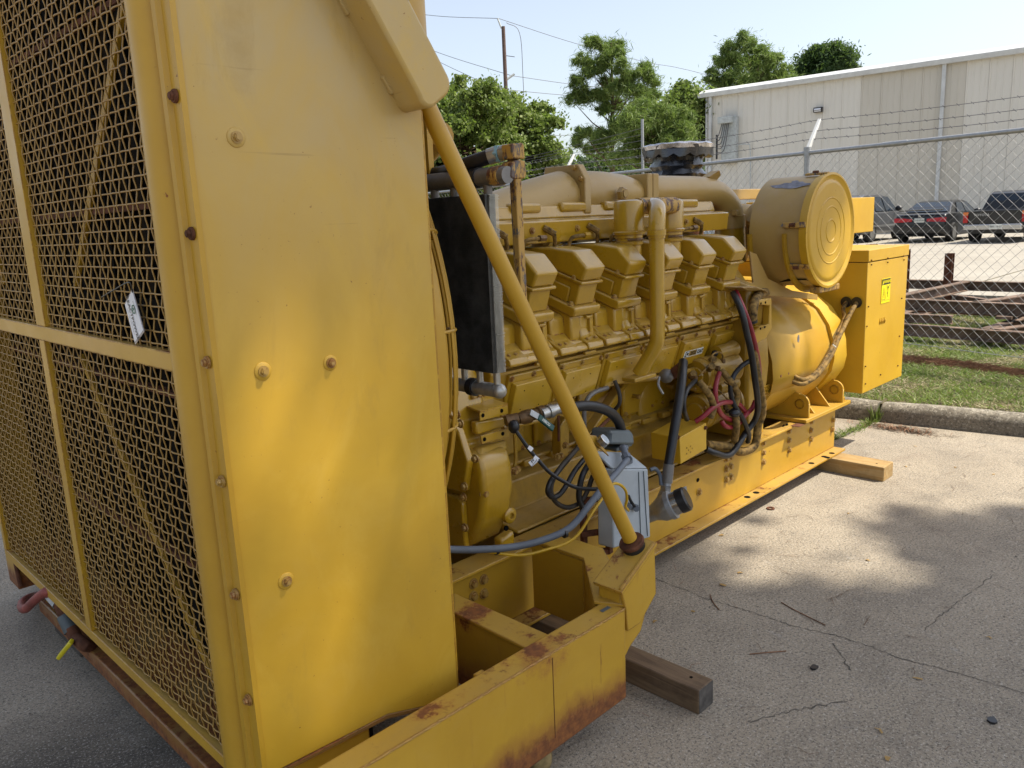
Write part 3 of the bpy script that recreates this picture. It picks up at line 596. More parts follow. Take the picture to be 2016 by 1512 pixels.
        for s in (-1,1):
            for x0,x1,x2,x3 in ((.5,1.3,1.3,.75),(1.38,2.3,2.2,1.38),(2.38,3.5,2.95,2.3)):
                P_=[(x0,s*.87,1.13),(x1,s*.87,1.13),(x2,s*.69,1.66),(x3,s*.69,1.66)]; quad('side_window',P_ if s<0 else P_[::-1],GLASS)
            wheel(.95,s,.37,.24,.96); wheel(3.75,s,.37,.24,.96); MB().sph(L(3.2,s*1.05,1.2),.14,10,(.6,1,.8)).build('mirror',BLACKP,root)
            quad('side_trim',[(.4,s*.96,.55),(4.4,s*.96,.55),(4.4,s*.96,.62),(.4,s*.96,.62)],RIM,.02)
        quad('rear_window',[(.2,-.7,1.15),(.2,.7,1.15),(.42,.6,1.58),(.42,-.6,1.58)][::-1],GLASS)
    return root
car('parked_sedan','black sedan with wide red tail lights between SUV and pickup',(30.1,9.85,.2),CARB)
car('parked_pickup','black pickup truck with chrome rear bumper, rightmost parked vehicle',(29.3,7.35,.2),CARB)
car('parked_suv','dark grey SUV showing only its right side beyond the yellow box',(30.0,12.7,.2),CARG)
# ---------------- rusty steel frames on the lawn ----------------
def ibeam(root,name,a,b,h=.12,w=.11,mat=None):
    a,b=Vector(a),Vector(b); mb=MB(); u=Vector((0,0,1)); mb.beam(a+u*(h/2-.006),b+u*(h/2-.006),w,.012); mb.beam(a-u*(h/2-.006),b-u*(h/2-.006),w,.012); mb.beam(a,b,.01,h-.024); return mb.build(name,mat or RUSTS,root,smooth=False)
fr=thing('welded_steel_rack','rusty welded steel beam rack lying on the lawn behind the fence','steel frame',(10.3,2,.12),'rusty steel frames beyond the fence')
A,B_,C_,D_=(9.25,4.4),(8.95,.3),(11.3,.2),(11.5,4.5)
z=.24
for p,q in ((A,B_),(B_,C_),(C_,D_),(D_,A)): ibeam(fr,'beam',(p[0],p[1],z),(q[0],q[1],z))
ibeam(fr,'cross_beam',(9.2,3.4,z),(11.4,3.5,z)); ibeam(fr,'cross_beam',(9.1,2.3,z),(11.4,2.1,z)); ibeam(fr,'brace_beam',(9.1,2.2,z+.01),(11.4,1.1,z+.01))
fr2=thing('welded_steel_rack','upper rusty steel rack with upright posts stacked behind the first','steel frame',(11.5,2.2,.3),'rusty steel frames beyond the fence')
z2=.42
for p,q in (((10.1,5.0),(9.8,1.2)),((12.6,5.2),(12.3,.8)),((10.1,5.0),(12.6,5.2)),((9.8,1.2),(12.3,.8)),((10.0,3.6),(12.5,3.4)),((9.9,2.6),(12.4,1.9))): ibeam(fr2,'beam',(p[0],p[1],z2),(q[0],q[1],z2),.13,.11)
for p,h in (((10.95,4.15),.95),((11.3,3.85),.86),((12.3,3.6),.75),((9.75,1.98),1.12)):
    mb=MB(); x,y=p; mb.box((x-.05,y-.05,z2-.3),(x-.04,y+.05,z2-.09+h-.2)); mb.box((x+.04,y-.05,z2-.3),(x+.05,y+.05,z2-.09+h-.2)); mb.box((x-.04,y-.005,z2-.3),(x+.04,y+.005,z2-.09+h-.2)); mb.build('upright_post',RUSTM,fr2,smooth=False)
for x,y in ((10.0,4.5),(10.0,1.5),(12.4,1.2),(12.5,4.9)): MB().box((x-.05,y-.05,.12),(x+.05,y+.05,z2-.09)).build('support_leg',RUSTM,fr2,smooth=False)
MB().box((9.7,2.2,.33),(11.,2.35,.36)).build('loose_plate',RUSTS,fr2,smooth=False)
for p,q,h_ in (((9.15,4.2),(9.1,2.6),.36),((9.6,1.2),(11.2,3.2),.36),((9.9,4.6),(12.2,4.4),.30),((10.4,.6),(10.6,4.7),.30),((9.3,1.7),(9.9,1.6),.36)):
    ibeam(fr2,'loose_beam',(p[0],p[1],h_),(q[0],q[1],h_+.02),.09,.08,RUSTM if h_<.33 else RUSTS)
# ---------------- utility pole ----------------
up=Vector((35.52,35.19,8.55)); po=thing('utility_pole','brown wooden utility pole with insulators above the left trees','utility pole',(up.x,up.y,0))
zt=(35.65,35.05,12.74)[2]
MB().cyl((up.x,up.y,0),(up.x,up.y,zt),.15,.11,n=12).build('pole',POLE,po)
rt=Vector((0.72,-.69,0)) # right in the picture
def onp(dx,px_z,f=0): return up+rt*dx+Vector((0,0,px_z-up.z))
zz=[zt+.35,zt-2.9,zt-3.5,zt-6.2]
for dx,z,l in ((.55,zt-2.9,1),( -.5,zt-3.5,1),(-.6,zt-6.1,1),(.5,zt-6.4,1)):
    MB().cyl(onp(0,z-.1),onp(dx,z+.25),.07,n=8).build('insulator',BOXW,po)
MB().cyl(onp(-.1,zt-.1),onp(-.3,zt+.45),.05,n=8).build('pole_top_pin',BOXW,po)
MB().cyl(onp(0,zt-1.6),onp(.6,zt-1.7),.02,n=6).build('bracket',BLACKP,po)
T('drop_wire',WIREM,po,[onp(.2,zt+.2),onp(.95,zt-.4),onp(1.05,zt-3),onp(1.05,zt-7)],.018,5)
T('drop_wire',WIREM,po,[onp(-1.1,zt-3.3),onp(-1.1,zt-4.2),onp(-.6,zt-5.5),onp(-.2,zt-6)],.018,5)
T('drop_wire',WIREM,po,[onp(-.5,zt-6.2),onp(-1.,zt-6.9),onp(-1.,zt-8.5)],.018,5)
for (lx,ly),(rx,ry),z,dx in (((780,22),(1395,148),zt+.45,-.25),((780,72),(1395,180),zt-2.75,.4),((780,76),(1395,190),zt-3.45,-.5),((780,120),(1395,240),zt-6.15,.0)):
    l=Vector(PD(lx,ly,62)); r=Vector(PD(rx,ry,66)); c=onp(dx,z); e=c+(c-l)*.0
    q=[l,l.lerp(c,.5)-Vector((0,0,.12)),c]; q2=[c,c.lerp(r,.3)-Vector((0,0,.25)),c.lerp(r,.65)-Vector((0,0,.25)),r,r+(r-c)*1.5]
    T('power_line',WIREM,po,q,.016,5); T('power_line',WIREM,po,q2,.016,5)
# ---------------- trees ----------------
def tree(name,label,cat,base,trunk_h,r0,clumps,mat,leaf,ncard,asp=.6,spread=.35,group=None,flat=.8,limb=True,trunk=None,inner=None):
    root=thing(name,label,cat,base,group); B=Vector(base)
    mb=MB(); top=B+Vector((0,0,trunk_h)); n=8; pts=[B.lerp(top,i/n)+Vector((random.uniform(-1,1),random.uniform(-1,1),0))*r0*.35 for i in range(n+1)]; pts[0]=B
    mb.rings(pts,[r0*(1-.75*i/n)*(1.35 if i==0 else 1) for i in range(n+1)],10); mb.build('trunk',BARK,root)
    if limb:
        mb=MB()
        for c,r in clumps:
            c=Vector(c); t=max(.2,min(.98,(c.z-B.z)/trunk_h-.12*random.random()-.08)); s=B.lerp(top,t); m=s.lerp(c,.5)+Vector((0,0,-.06*(c-s).length)); rr=r0*(1-.75*t)*.45
            mb.rings([s,m,c],[rr,rr*.6,rr*.2],6)
        mb.build('limbs',BARK,root,kind=None)
    sub_=[]; big=clumps
    for c,r in clumps:
        for _ in range(7):
            d=Vector(RNG.normal(size=3)); d.normalize(); q=Vector(c)+Vector((d.x,d.y,d.z*flat))*r*random.uniform(.35,1.15); sub_.append((tuple(q),r*random.uniform(.28,.5)))
    clumps=sub_
    Ps=[]
    tot=sum(r**2 for c,r in clumps)
    for c,r in clumps:
        k=max(6,int(ncard*r**2/tot)); d=RNG.normal(size=(k,3)); d/=np.linalg.norm(d,axis=1)[:,None]; rad=r*(RNG.random(k)**(1/2.2))*(1+.25*RNG.normal(size=k)*spread); Ps.append(np.array(c)+d*rad[:,None]*np.array([1,1,flat]))
    for c,r in big:
        k=max(10,int(ncard*(.3 if asp<.2 else .55)*r**2/sum(q[1]**2 for q in big))); d=RNG.normal(size=(k,3))*.52; Ps.append(np.array(c)+d*r*np.array([1.15,1.15,flat*.9]))
    V,F=cards(np.concatenate(Ps),leaf,asp); bulk('crown',V,F,mat,root); return root
def ell(c,rx,rz,n,r,shell=.5,seed=1):
    g=np.random.default_rng(seed); o=[]
    while len(o)<n:
        d=g.normal(size=3); d/=np.linalg.norm(d); rr=shell+(1-shell)*g.random(); p=Vector(c)+Vector((d[0]*rx*rr,d[1]*rx*rr,d[2]*rz*rr)); o.append((tuple(p),r*g.uniform(.6,1.25)))
    return o
# broad oak pair left
b=Vector((16.02,17.87,3.59)); tree('oak_tree','bushy dark green oak directly behind the yellow surge tank','tree',(b.x,b.y,.1),3.5,.2,ell((b.x,b.y,3.6),2.1,2.3,150,.34,.45,3),OAK,.055,60000,inner=1)
b=Vector((18.51,18.26,3.69)); tree('oak_tree','bushy dark green oak below the utility pole, right of its twin','tree',(b.x,b.y,.1),3.5,.2,ell((b.x,b.y,3.2),1.75,2.6,140,.32,.45,4),OAK,.055,56000,inner=1)
# tall pine
b=Vector((28.54,21.94,4.28)); cl=[]
def pz_(py,d): return 1.6+(420-py)/1569*d*1.02
for px,py,r in ((1165,95,.45),(1210,88,.5),(1150,120,.5),(1185,130,.55),(1225,140,.45),(1160,145,.4),(1200,165,.5),(1240,150,.35),(1270,130,.35),(1265,155,.45),(1140,170,.45),(1125,200,.4),(1155,195,.5),(1180,190,.5),(1210,200,.55),(1240,185,.55),(1270,180,.55),(1285,165,.4),(1250,205,.5),(1225,175,.5),(1275,200,.4),(1190,215,.35),(1150,270,.45),(1135,280,.35),(1175,262,.5),(1200,275,.5),(1225,265,.45),(1180,290,.5),(1160,290,.35),(1215,245,.4),(1195,110,.4),(1220,110,.35),(1290,185,.25)):
    q=Vector(PD(px,py,36)); k=random.uniform(-1.3,1.3); v=Vector((q.x,q.y,0)).normalized(); cl.append((tuple(q+v*k),r))
tree('pine_tree','tall airy pine with open crown in the middle of the skyline','pine tree',(b.x,b.y,.1),8.6,.15,[(c,r*.9) for c,r in cl],PINE,.15,40000,.08,.8)
# pine shrubs / oak to its right
def cluster(name,label,pts,d,mat,leaf,nc,asp,cat='tree',tr=.12,dep=1.2):
    cl=[]; 
    for px,py,r in pts:
        q=Vector(PD(px,py,d)); v=Vector((q.x,q.y,0)).normalized(); 
        for _ in range(2): cl.append((tuple(q+v*random.uniform(-dep,dep)+Vector((0,0,random.uniform(-.2,.2)))),r*random.uniform(.75,1.1)))
    mx=sum(p[0] for p in pts)/len(pts); b=Vector(PD(mx,400,d)); top=max(c[0][2] for c in cl)
    return tree(name,label,cat,(b.x,b.y,.1),top*.8,tr,cl,mat,leaf,nc,asp,.5)
cluster('young_pine','low bright green pine between the tall pine and the warehouse',[(1250,235,.6),(1275,225,.6),(1300,240,.7),(1320,225,.6),(1255,265,.6),(1290,275,.7),(1325,262,.7),(1240,290,.5),(1300,300,.7),(1335,290,.6),(1265,300,.6),(1345,245,.5),(1220,310,.5)],32,PINE,.11,34000,.12)
cluster('broadleaf_tree','pale green tree touching the left corner of the warehouse',[(1330,200,.8),(1350,190,.7),(1375,205,.8),(1360,230,.9),(1385,250,.9),(1335,230,.8),(1380,285,.9),(1350,275,.9),(1390,215,.6),(1365,310,.8)],50,OAK,.10,34000,.6)
cluster('pine_tree','tall pine rising behind the left end of the warehouse roof',[(1440,100,.7),(1470,85,.7),(1500,92,.7),(1420,125,.6),(1450,130,.9),(1485,125,.9),(1515,120,.8),(1405,160,.7),(1440,160,.9),(1480,160,1.),(1515,150,.8),(1540,150,.6),(1560,155,.6),(1410,185,.8),(1525,175,.6),(1550,170,.7),(1460,190,1)],62,PINE,.19,34000,.12,'pine tree',.25,2)
cluster('round_tree','dense dark round tree poking above the warehouse roof',[(1585,125,.8),(1610,108,.8),(1640,105,.8),(1662,118,.8),(1675,138,.6),(1600,140,1.),(1635,135,1.),(1580,150,.7),(1650,150,.9),(1615,160,1)],66,PINE2,.16,24000,.3,'tree',.25,1.2)
# far tree line seen through the gaps
cl=[]
for px in range(-500,1420,9):
    for k in range(3): cl.append((tuple(Vector(PD(px,345+random.uniform(-18,45),85+random.uniform(-6,6)))),random.uniform(1.1,1.9)))
P_=[]
for c,r in cl:
    k=260; d=RNG.normal(size=(k,3)); d/=np.linalg.norm(d,axis=1)[:,None]; P_.append(np.array(c)+d*(r*RNG.random(k)**.4)[:,None])
V,F=cards(np.concatenate(P_),.26,.7); o=bulk('tree_line',V,F,FAR,None,'stuff'); tag(o,'low hazy green tree line on the horizon behind the fence','tree line')
# ================= generator set =================
G=thing('generator_set','huge yellow diesel generator set with mesh-fronted radiator, V-type engine and generator on a steel skid','generator',(2.8,2.73,0))
g=G
YC=2.73
# ---- skid rails ----
def rail(sgn):
    y=lambda v: YC-sgn*(YC-v)
    mb=MB(); a,b=sorted((y(1.95),y(2.11)))
    mb.box((.95,a,.09),(4.86,b,.105)); a,b=sorted((y(2.02),y(2.036))); mb.box((.95,a,.105),(4.855,b,.370)); a,b=sorted((y(1.99),y(2.10))); mb.box((.95,a,.370),(4.86,b,.385))
    o=mb.build('skid_rail',YFRAME,g,bevel=.004); return o
r1=rail(1); r2=rail(-1)
for q in ((4.219,2.02,0.349),(4.222,2.02,0.294),(4.226,2.02,0.235),(3.916,2.02,0.35),(3.918,2.02,0.295),(3.92,2.02,0.239),(4.512,2.02,0.345),(4.506,2.02,0.29),(4.51,2.02,0.233),(4.815,2.02,0.29),(4.809,2.02,0.228),(3.524,2.02,0.356),(3.525,2.02,0.301),(3.527,2.02,0.244),(3.57,2.02,0.355),(3.571,2.02,0.303),(3.572,2.02,0.246),(3.26,2.02,0.36),(3.267,2.02,0.249),(1.766,2.02,0.375),(1.81,2.02,0.376),(1.762,2.02,0.323),(1.813,2.02,0.321),(1.81,2.02,0.266),(1.758,2.02,0.275)):
    if q[2]<.36: MB().hexb(q,(0,-1,0),.014,.014).build('bolt',BOLTM,r1,smooth=False)
for q in ((4.617,1.979,0.105),(4.712,1.973,0.105),(4.449,1.983,0.105),(3.789,1.988,0.105),(3.699,1.992,0.105),(4.612,1.959,0.105)):
    MB().lathe([(0,.0),(0.0015,.011),(.0015,.016),(0,.018)],q,(0,0,1),14).build('bolt_hole',[DARK],r1,smooth=False)
for q in ((3.257,2.02,0.312),(4.17,2.028,0.385),(4.201,2.024,0.385)):
    MB().cyl(Vector(q)-Vector((0,.004,.0)),Vector(q)+Vector((0,.004,.002)),.010,n=12).build('bolt_hole',DARK,r1,smooth=False)
MB().box((4.62,2.04,.11),(4.66,3.42,.36)).build('cross_tie',YFRAME,g,bevel=.004)
MB().box((3.2,2.04,.12),(3.28,3.42,.36)).build('cross_tie',YFRAME,g,bevel=.004)
MB().box((2.15,2.10,.10),(2.17,3.36,.37)).build('cross_tie',YFRAME,g,bevel=.004)
# ---- radiator base frame ----
sb=MB(); sb.box((.745,1.40,.09),(1.843,1.482,.40)); sb=sb.build('base_beam',YBEAM,g,bevel=.006)
mb=MB(); n=130; pts=[(.75+1.09*i/n,1.4015+random.uniform(-.0012,.0012),.3985+random.uniform(-.0012,.0012)) for i in range(n+1)]; mb.rings(pts,[.0032+random.uniform(-.0012,.0014) for _ in pts],6); mb.build('weld_bead',YBEAM,sb)
sx_=(1.5,1.4,0.33)[0]; MB().box((sx_,1.3988,.13),(sx_+.0018,1.4,.385)).build('rust_seam',RUSTM,sb,smooth=False)
MB().box((1.292,1.482,.365),(1.325,1.505,.390)).build('corner_clip',YBEAM,g,bevel=.003)
gt_=Vector((1.797,1.444,0.401)); MB().box(gt_+Vector((-.02,-.008,0)),gt_+Vector((.02,.006,.0006))).build('tape_piece',DGREY,sb,smooth=False)
MB().py([(.745,.155),(.60,.155),(.60,.09),(.745,.09)],1.40,1.55)
cm=MB(); cm.prism([(1.528,1.857,0.36),Vector((1.532,1.559,0.36))+Vector((-.012,-.08,0)),Vector((1.635,1.554,0.36))+Vector((-.012,-.08,0)),(1.621,1.963,0.36)],(0,0,-.012)); cm=cm.build('cross_member',YBEAM,g,bevel=.003)
cf=MB(); cf.prism([(1.542,1.875,0.348),(1.547,1.574,0.348),(1.335,1.549,.348),(1.335,1.549,.33)],(0,0,-.0)) if False else None
q1=Vector((1.532,1.559,0.36)); x0=q1.x
MB().box((x0,1.483,.10),(x0+.012,2.02,.348)).build('cross_member_web',YBEAM,g,bevel=.003)
MB().box((.76,1.56,.09),(1.9,1.60,.105)).build('inner_flange',YFRONT,g)
# far side beam
MB().box((.745,3.91,.09),(1.843,4.06,.40)).build('base_beam',YBEAM,g,bevel=.006)
# front sill
fs=MB(); fs.box((.745,1.552,.09),(.93,3.60,.152)); fs.build('front_sill',YFRONT,g,bevel=.006)
MB().box((.93,1.60,.11),(.945,3.6,.36)).build('sill_web',YFRONT,g)
MB().box((.76,3.52,.152),(.94,3.535,.33)).build('sill_gusset',YP,g)
# gusset block under the brace
pl=[(1.846,.355),(1.846,.43),(1.872,.437),(1.968,.588),(2.045,.545),(2.038,.365),(1.955,.275),(1.885,.245),(1.846,.245)]
gb=MB(); gb.prism([(1.852,1.405,0.391),(1.83,1.405,0.466),(2.011,1.405,0.562),(2.017,1.405,0.381),(1.928,1.405,0.312),(1.86,1.405,0.312)],(0,.012,0)); gb=gb.build('gusset_plate',YBEAM,g,bevel=.003)
gw=MB(); gw.py([(1.846,.20),(1.846,.455),(2.006,.541),(2.006,.38),(1.95,.27),(1.89,.24)],1.418,1.51); gw.build('gusset_box',YBEAM,g,bevel=.006)
gt=MB(); gt.py([(1.826,.459),(1.832,.447),(2.024,.550),(2.018,.562)],1.402,1.515); gt.build('slope_plate',YBEAM,g,bevel=.002)
MB().pz([(1.805,1.495),(1.852,1.405),(1.93,1.42),(1.96,1.50),(2.15,1.73),(2.15,1.99),(2.04,1.99),(2.037,1.731)],.396,.408).build('deck_plate',YBEAM,g,bevel=.003)
MB().prism([(1.812,1.50,.13),(2.04,1.735,.13),(2.04,1.735,.395),(1.812,1.50,.395)],(.012,-.006,0)).build('outrigger_web',YFRAME,g,bevel=.002); MB().box((2.04,1.735,.13),(2.055,1.99,.395)).build('outrigger_web',YFRAME,g,bevel=.003)
# brace tube from the gusset up to the radiator
b0=Vector((1.972,1.466,.556)); b1=Vector((1.345,1.60,1.868)); bdv=(b1-b0).normalized()
br=MB().cyl(b0+bdv*.02,b1+bdv*.1,.0235,n=24).build('brace_tube',YP,g)
MB().lathe([(0,.040),(.010,.043),(.016,.040)],b0-bdv*.004,bdv,28).build('brace_foot',RUSTM,br)
MB().lathe([(0,.038),(.022,.038)],b0-bdv*.024,bdv,28).build('rubber_pad',BLACKR,br)
# ---- radiator ----
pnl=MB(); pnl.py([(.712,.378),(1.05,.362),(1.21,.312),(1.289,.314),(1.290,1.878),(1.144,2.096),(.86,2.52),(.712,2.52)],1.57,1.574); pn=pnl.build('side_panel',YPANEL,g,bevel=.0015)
for q,rr in (((0.805,1.57,1.788),.020),((0.975,1.57,1.299),.018),((0.808,1.57,1.307),.020),((0.809,1.57,0.823),.020)):
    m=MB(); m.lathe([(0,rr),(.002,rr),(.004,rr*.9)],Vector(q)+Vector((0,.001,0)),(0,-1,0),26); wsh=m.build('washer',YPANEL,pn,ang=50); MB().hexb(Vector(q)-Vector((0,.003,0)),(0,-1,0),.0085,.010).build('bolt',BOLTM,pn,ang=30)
low=MB(); low.py([(.712,.15),(1.0,.15),(1.0,.352),(.712,.368)],1.585,1.59); low.build('lower_side_plate',YBEAM,g)
lip=MB(); lip.py([(.74,.374),(1.05,.3615),(1.21,.3115),(1.285,.312),(1.285,.306),(1.208,.305),(1.045,.353),(.74,.366)],1.565,1.60); lip.build('panel_bottom_lip',YFRONT,g)
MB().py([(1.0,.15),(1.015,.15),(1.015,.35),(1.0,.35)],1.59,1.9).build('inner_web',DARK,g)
edge=MB(); edge.box((1.290,1.572,.32),(1.296,1.60,1.87)); edge.box((1.300,1.585,.32),(1.306,1.64,1.87)); edge.build('panel_edge_flange',YFRAME,g,bevel=.001)
# rear face of the radiator with shroud
MB().box((1.31,1.60,.35),(1.32,3.86,2.1)).build('shroud_back',YP,g)
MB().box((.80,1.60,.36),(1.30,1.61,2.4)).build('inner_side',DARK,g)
# slanted guard
sx,sz=Vector((1.144,0,2.096))-Vector((1.290,0,1.878)),None; sd=sx.normalized(); sn=Vector((-sd.z,0,sd.x)); 
if sn.x<0: sn=-sn
gd=MB(); o0=Vector((1.228,0,1.845)); L=.95; w=.112
prof=[o0+sd*L+sn*.012,o0+sd*.03+sn*.012,o0+sd*.0+sn*.025]
def corner(c,r,a0,a1,n=6): return [c+sn*r*math.cos(a0+(a1-a0)*k/n)+sd*r*math.sin(a0+(a1-a0)*k/n) for k in range(n+1)]
poly=[o0+sd*L+sn*.012,o0+sd*.04+sn*.012]+corner(o0+sd*.03+sn*.04,.03,PI,PI*1.5)+corner(o0+sd*.035+sn*(w-.03),.035,PI*1.5,PI*2)+[o0+sd*L+sn*w]
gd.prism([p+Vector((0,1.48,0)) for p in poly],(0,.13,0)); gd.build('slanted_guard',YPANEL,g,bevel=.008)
for k in range(5):
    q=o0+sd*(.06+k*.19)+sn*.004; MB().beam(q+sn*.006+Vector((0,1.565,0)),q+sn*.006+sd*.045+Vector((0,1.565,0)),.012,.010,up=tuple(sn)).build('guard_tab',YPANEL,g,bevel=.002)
MB().lathe([(0,.16),(.0,.19),(1.2,.19),(1.23,.16)],(1.62,2.216,2.089),(0,0,1),32).build('surge_tank',YP,g)
MB().box((1.32,1.86,1.50),(1.52,1.90,2.10)).build('tank_bracket',YP,g,bevel=.004)
# corner post (pressed channel) and its bolts
prof=[(.7115,1.566),(.700,1.566),(.700,1.603),(.690,1.608),(.688,1.622),(.695,1.626),(.695,1.634),(.678,1.643),(.668,1.658),(.666,1.682),(.670,1.702),(.678,1.712),(.690,1.716),(.690,1.732),(.698,1.732),(.698,1.72),(.706,1.70)]
cp=MB().pz(prof,.30,2.55).build('corner_post',YP,g,ang=50)
for z in (1.862,1.602,1.342,1.086,.828,.572,2.12,2.38):
    m=MB(); c=Vector((.699,1.586,z)); m.cyl(c,c+Vector((-.004,0,0)),.0135,n=18); m.hexb(c+Vector((-.003,0,0)),(-1,0,0),.0085,.009); m.build('bolt',RUSTM if z>1.5 else BOLTM,cp,ang=30)
# front screen
sc=MB(); SY0,SY1,SZ0,SZ1=1.732,3.72,.348,2.47
sc.box((.690,SY0-.02,.312),(.715,SY1+.03,SZ0)); sc.box((.690,SY1,SZ0),(.715,SY1+.03,SZ1)); sc.box((.690,SY0,SZ1),(.715,SY1+.03,SZ1+.05)); scr=sc.build('screen_frame',YFRAME,g,bevel=.003)
MB().box((.688,SY0,1.307),(.712,SY1,1.350)).build('screen_band',YFRAME,scr,bevel=.002)
MB().box((.690,2.69,SZ0),(.710,2.742,1.307)).build('screen_mullion',YFRAME,scr,bevel=.002)
MB().box((.690,2.655,1.350),(.710,2.742,SZ1)).build('screen_mullion',YFRAME,scr,bevel=.002)
wire=yellow('yellow_screen_wire',base=(.36,.21,.045),chips=1,dust=.2,rough=.5)
wr=.0021; py_,pz_s=.0305,.0285
ny=int((SY1-SY0)/py_); nz_=int((SZ1-SZ0)/pz_s)
def wavewire(axis,n,pitch,L,ph):
    mb=MB(); pts=[]; off=0
    for k in range(n*4+1):
        t=k/4; a=.0021*math.cos(PI*(t+ph)); s=t*pitch
        pts.append((a,s,0) if axis=='y' else (a,0,s))
    mb.rings(pts,[wr]*len(pts),6,False); return mb
proto={}
for ph in (0,1):
    mb=wavewire('y',ny,py_,0,ph); proto['h%d'%ph]=mb
    mb=wavewire('z',nz_,pz_s,0,ph+1); proto['v%d'%ph]=mb
cnt=0; first={}
for i in range(nz_):
    k='h%d'%(i%2); z=SZ0+(i+.5)*pz_s
    if 1.305<z<1.352: continue
    if k not in first:
        mb=proto[k]; mb.v=[(x+.703,y+SY0+.5*py_,zz+z) for x,y,zz in mb.v]; first[k]=(mb.build('horizontal_wire',wire,scr,ang=80),z)
    else: dup(first[k][0],(0,random.uniform(-.002,.002),z-first[k][1]),scr)
for i in range(ny+1):
    k='v%d'%(i%2); y=SY0+(i+.0)*py_
    if k not in first:
        mb=proto[k]; mb.v=[(x+.703,yy+y,zz+SZ0+.5*pz_s) for x,yy,zz in mb.v]; first[k]=(mb.build('vertical_wire',wire,scr,ang=80),y)
    else: dup(first[k][0],(random.uniform(-.0015,.0015),y-first[k][1]+random.uniform(-.004,.004),0),scr)
# core and the diagonal stays behind the screen
co=MB().box((.86,1.63,.37),(.88,3.80,2.5)).build('radiator_core',CORE,g,smooth=False)
mb=MB()
for i in range(24): mb.box((.845,1.64+i*.092,.37),(.86,1.652+i*.092,2.5))
mb.build('core_tube_row',DARK,co,smooth=False)
for k in range(9): MB().box((.835,1.63,.42+k*.25),(.86,3.80,.435+k*.25)).build('core_support_bar',RUSTM if k%2 else DARK,co,smooth=False)
for a,b in (((0.76,1.935,2.105),(0.76,2.547,1.473)),((0.76,2.6,1.258),(0.76,1.85,0.365)),((0.76,3.643,2.368),(0.76,3.331,1.454))): MB().beam(a,b,.022,.012,up=(1,0,0)).build('diagonal_stay',YP,g,bevel=.002)
MB().box((.72,3.76,.33),(1.30,3.87,2.5)).build('far_side',YP,g)
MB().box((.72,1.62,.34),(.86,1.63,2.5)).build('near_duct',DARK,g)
MB().box((.74,1.63,.345),(.90,3.80,.36)).build('bottom_tank',YFRONT,g)
MB().box((.715,1.60,2.5),(1.25,3.87,2.56)).build('top_tank',YP,g)
# drain valve with hose below the screen
dv=MB(); a,b,c_,d=(0.745,2.885,0.202),(0.73,3.079,0.174),(0.715,3.149,0.249),(0.7,3.196,0.316)
va=MB().tube([(0.79,3.05,0.117),(0.735,2.962,0.177),(0.73,3.059,0.175)],.022,12).build('drain_elbow',RUSTM,g)
MB().cyl((0.73,3.059,0.175),(0.728,3.087,0.203),.024,n=10).build('valve_neck',RUSTM,va)
MB().cyl((0.728,3.086,0.193),(0.722,3.126,0.244),.027,n=12).build('valve_body',DGREY,va)
MB().cyl((0.722,3.121,0.242),(0.715,3.161,0.287),.019,n=12).build('rusty_nipple',RUSTM,va)
MB().cyl((0.715,3.153,0.283),(0.705,3.211,0.309),.022,n=8).build('hose_coupling',GALV,va)
T('drain_hose',REDR,va,[(0.705,3.203,0.308),(0.69,3.187,0.331),(0.67,3.262,0.286),(0.655,3.38,0.214),(0.67,3.518,0.169),(0.71,3.688,0.121),(0.77,3.853,0.064),(0.85,4.106,-0.035)],.0175,10)
lv=MB(); lv.beam((0.7,2.991,0.199),(0.665,3.053,0.127),.016,.026,up=(.6,0,.6)); lv.build('lever',YLEVER,va,bevel=.005)
T('overflow_tube',RUSTM,g,[(0.75,3.897,0.262),(0.75,3.91,0.209),(0.75,3.892,0.113)],.0085,8)
# ---- fan guard ----
fg=MB(); fc=Vector((1.36,YC,1.24))
for i,(rad,xx) in enumerate(((1.10,1.375),(1.10,1.40),(1.085,1.42),(1.06,1.44),(1.02,1.455),(.97,1.465),(.92,1.47),(.86,1.475))):
    m=MB(); n=120; pts=[(xx,YC-rad*math.cos(2*PI*k/n),1.24+rad*.96*math.sin(2*PI*k/n)) for k in range(n+1)]; m.rings(pts,[.0045]*len(pts),6,False); m.build('guard_ring',YP,g,label=None)
for a in range(0,360,15):
    t=R(a+4); c,s=math.cos(t),math.sin(t)*.96; T('guard_stay',YP,g,[(1.36,YC-1.11*c,1.24+1.11*s),(1.42,YC-1.09*c,1.24+1.09*s),(1.455,YC-1.02*c,1.24+1.02*s),(1.48,YC-.80*c,1.24+.8*s)],.005,6,3)
MB().lathe([(0,1.12),(0.04,1.12),(.04,1.10),(0,1.10)],(1.32,YC,1.24),(1,0,0),64,False).build('fan_shroud_ring',YP,g)
fb=MB()
for k in range(8):
    t=k*PI/4; c,s=math.cos(t),math.sin(t); fb.prism([(1.345,YC-.2*c-.05*s,1.24+.2*s-.05*c),(1.345,YC-1.0*c-.12*s,1.24+1.0*s-.12*c),(1.375,YC-1.0*c+.10*s,1.24+1.0*s+.10*c),(1.375,YC-.2*c+.05*s,1.24+.2*s+.05*c)],(.006,0,0))
fb.cyl((1.33,YC,1.24),(1.45,YC,1.24),.2,n=24); fb.build('fan',DARK,g)
